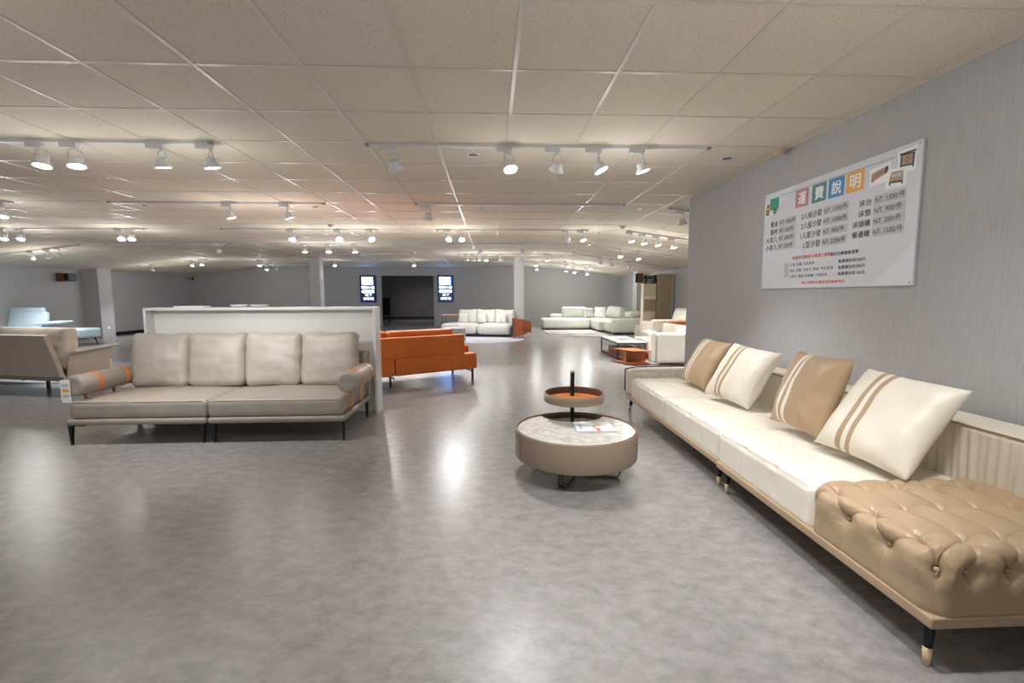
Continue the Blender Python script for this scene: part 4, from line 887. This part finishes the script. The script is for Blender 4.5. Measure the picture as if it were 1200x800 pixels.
def lamp(x, y, aim, lit, label, e=1.0, drop=0.165, ang=75, gl=1.0):
    zc = ceilz(x, y); t = thing('track_spotlight', label, 'spotlight', (x, y, zc), 0, 'track spotlights')
    o = link('adapter', ME_ad, None, t, False)
    p = Vector((x, y, zc-drop)); d = (Vector(aim)-p).normalized()
    yaw = math.atan2(d.y, d.x)-PI/2
    o = link('bracket', ME_br, None, t, False, mtx=Matrix.Translation((0,0,-drop)) @ RZ(yaw) @ Matrix.Diagonal((1,1,1,1)))
    rot = d.to_track_quat('-Z', 'Y').to_matrix().to_4x4()
    h = link('head', ME_hd, None, t, False, mtx=Matrix.Translation((0,0,-drop)) @ rot)
    link('lens', ME_lit if lit else ME_un, None, h, False)
    if lit:
        l = bpy.data.objects.new('lamp_beam', spot_data(SPOT_W*e, ang)); C.objects.link(l); l.parent = t
        q = d*0.075; l.matrix_local = Matrix.Translation((q.x, q.y, q.z-drop)) @ rot
        g = bpy.data.objects.new('added_fill', fill_data(FILL_W*gl)); C.objects.link(g); g.parent = t; q = d*0.10; g.location = (q.x, q.y, q.z-drop-0.28)  # bare point light under the lamp, added to brighten the ceiling
def track(x0, x1, y, label, y1=None):
    bm = bmesh.new(); z0, z1 = ceilz(x0, y), ceilz(x1, y); a = math.atan2(z1-z0, x1-x0); Lt = math.hypot(x1-x0, z1-z0)
    mt = Matrix.Translation((x0, y, z0)) @ RY(-a)
    addbox(bm, 0, Lt, -0.017, 0.017, -0.026, -0.0045, mt); o = fin('lighting_track', bm, M_['lampwhite'], None, bevel=0.002, seg=1); tag(o, label, 'track', 'ceiling lighting tracks')
    bm = bmesh.new()
    for s in (-1, 1): addbox(bm, -0.004 if s < 0 else Lt-0.03, 0.03 if s < 0 else Lt+0.004, -0.019, 0.019, -0.028, -0.0045, mt)
    fin('end_cap', bm, M_['lampgrey'], o)
rows_ = [
 # row word, y, tracks [(x0,x1,word)], lamps [(x, aimdx, aimdy, aimz, lit, e)]
 ('nearest', 4.15, [(-5.3,-2.32,'left'),(-1.05,1.93,'middle')],
  [(-3.70,0.10,-0.45,0,1,0.6),(-3.43,0.35,-0.35,0,1,0.6),(-2.74,0.15,0.40,0,1,0.55),(-2.34,0.35,0.35,0,1,0.55),(-0.82,0.45,1.6,0,0,0),(0.17,0.45,-1.0,0,1,1.3),(0.59,-0.7,1.4,0,0,0),(0.95,1.0,-0.4,0.4,1,0.55),(1.33,0.75,-0.1,0.2,1,0.75)]),
 ('second', 6.74, [(-9.6,-6.45,'far left'),(-5.2,-2.3,'left'),(-1.05,1.93,'middle')],
  [(-6.59,0.3,-0.6,0,1,0.8),(-3.59,0.7,0.3,0,1,1.3),(-2.81,0.9,0.5,0,1,1.5),(-0.87,-0.4,1.2,0,0,0)]),
 ('third', 9.3, [(-9.5,-6.55,'far left'),(-5.14,-2.2,'left'),(-1.05,1.93,'middle')],
  [(-9.11,0.3,-0.9,0,1,0.7),(-8.81,0.3,-0.9,0,1,0.7),(-6.99,0.6,-1.2,0,1,0.8),(-6.8,0.6,-1.2,0,1,0.8),(-3.81,0.4,-1.3,0,1,1.0),(-2.92,0.5,-1.4,0.5,1,1.1),(-2.31,0.9,-1.4,0.5,1,1.3),(-0.8,-0.4,-1.6,0.5,1,1.3),(-0.56,0.3,-1.5,0,1,1.0),(1.52,0.4,1.4,0,0,0),(1.83,0.6,-0.8,0,1,1.1)]),
 ('fourth', 11.87, [(-9.3,-6.4,'far left'),(-5.27,-2.42,'left'),(-0.95,1.93,'middle')],
  [(-6.65,-0.3,1.0,0,0,0),(-4.58,0.1,-0.3,0,1,0.9),(-4.0,0.2,-0.8,0,1,0.9),(-3.36,0.1,-0.3,0,1,0.9),(-0.27,0.8,1.0,0,0,0),(0.8,0.6,1.0,0,0,0)]),
 ('fifth', 14.6, [(-5.27,-2.4,'left'),(-1.04,1.9,'middle')],
  [(-0.73,0.2,1.2,0.4,1,0.35),(-0.52,0.2,1.1,0.3,1,0.35),(-0.34,0.3,0.7,0,0,0),(-0.13,-0.2,-0.6,0,1,0.7),(0.32,0.2,1.0,0.3,1,0.3),(0.9,0.1,-0.4,0,0,0),(1.76,0.5,-0.5,0,1,0.6)]),
 ('sixth', 17.2, [(-9.3,-7.2,'far left'),(-6.3,-2.4,'left'),(-1.0,3.9,'middle')],
  [(-8.24,0.2,-0.9,0,1,0.8),(-7.98,0.2,0.9,0,0,0),(-7.74,0.4,0.9,0,0,0),(-5.6,0.2,-1.0,0,1,0.8),(-2.78,0.6,-0.8,0,1,0.9),(1.66,0.1,-0.9,0,1,0.9),(2.76,0.1,1.0,0,1,1.0),(3.04,-0.2,1.2,0,0,0),(3.5,0.5,1.0,0,1,1.0),(3.66,0.3,-0.8,0,1,0.9)]),
 ('seventh', 19.8, [(-9.6,-7.0,'far left'),(1.2,4.2,'middle')],
  [(-9.2,0.2,-0.9,0,1,0.9),(-8.8,0.3,0.8,0,0,0),(1.95,0.1,-0.8,0,1,1.0),(3.2,0.1,-0.8,0,1,1.0),(3.55,0.1,-0.7,0,1,1.0),(4.1,0.1,-0.7,0,1,1.0)]),
 ('left slope', 12.1, [(-12.9,-10.12,'sloping left')],
  [(-11.25,-0.8,0.9,0.3,1,1.0),(-10.87,-0.6,1.0,0.3,1,1.0),(-10.61,0.1,0.5,0,0,0)]),
 ('far left slope', 16.7, [(-12.8,-9.75,'sloping left')],
  [(-10.26,-0.3,-0.7,0,1,0.8),(-9.95,0.5,-0.7,0,1,0.8),(-11.6,-0.6,-0.3,0,1,0.8)]),
 ('annex first', 6.95, [(2.66,5.0,'sloping right')], [(2.86,0.9,0.2,0,0,0),(3.9,-0.3,2.0,0.4,1,1.0)]),
 ('annex second', 9.3, [(2.72,5.6,'sloping right')],
  [(2.80,0.4,-0.5,0,1,0.9),(3.06,0.3,-0.5,0,1,0.9),(3.34,0.4,-0.5,0,1,0.9),(3.66,0.3,-0.4,0,1,0.9)]),
 ('annex third', 12.0, [(2.70,5.3,'sloping right')], [(3.34,-0.2,-0.9,0,1,0.9),(3.81,0.3,-0.7,0,1,0.9)]),
 ('annex fourth', 14.6, [(2.70,5.9,'sloping right')], [(3.45,0.1,1.0,0,0,0),(3.8,0.5,1.0,0.4,1,0.9),(4.34,0.2,1.2,0,0,0)]),
 ('unseen front', 1.5, [(-5.3,-2.3,'left'),(-1.05,2.0,'middle')],
  [(-4.0,0.3,1.0,0,1,0.6),(-3.5,0.15,3.7,1.06,1,1.3),(-2.7,0.0,3.7,1.06,1,1.3),(-2.35,0.4,3.7,1.06,1,1.2),(-0.6,-0.2,0.3,0,1,0.8),(0.4,0.1,0.5,0,1,1.0),(1.0,0.0,0.9,0,1,1.5),(1.6,0.4,0.6,0.4,1,0.42),(1.9,0.2,1.2,0.4,1,0.45)]),
 ('rear unseen', -1.1, [(-5.3,-2.3,'left'),(-1.05,2.0,'middle')],
  [(-3.2,0,0.8,0,1,0.35),(-0.6,0,1.0,0,1,0.35)]),
 ('added back room fill', 24.6, [(-5.3,-2.3,'hidden')], [(-4.6,0.3,2.0,0.8,1,0.35),(-3.2,0.2,2.0,0.8,1,0.35)]),  # spots added out of sight to lift the dark room beyond the opening
]
ordw = ['first','second','third','fourth','fifth','sixth','seventh','eighth','ninth','tenth','eleventh']
for (rw, y, trs, lps) in rows_:
    hidden = 'unseen' in rw
    place = {'unseen front':'the track just above the camera','rear unseen':'the track behind the camera'}.get(rw, 'the '+rw+' ceiling track row')
    for (a, b, wd) in trs: track(a, b, y, ('white ceiling lighting track %s in %s' if rw.count(' ') else 'white ceiling lighting track, %s one of %s') % ((wd, 'the '+rw+' area') if rw.count(' ') else (wd, place)), None)
    for i, (x, dx, dy, az, lit, e) in enumerate(lps):
        if y > 5.5: e = e*1.35
        if y > 8: e = e*1.45
        lamp(x, y, (x+dx, y+dy, az), lit, label='%s white spotlight, %s from left on %s' % ('lit' if lit else 'unlit', ordw[i], place), e=e, gl=1.0 if hidden else 1.6 if 'annex' in rw else 1.8 if y < 5 else 3.5 if y < 8 else 4.5, ang=(38 if az > 0.85 else 75))
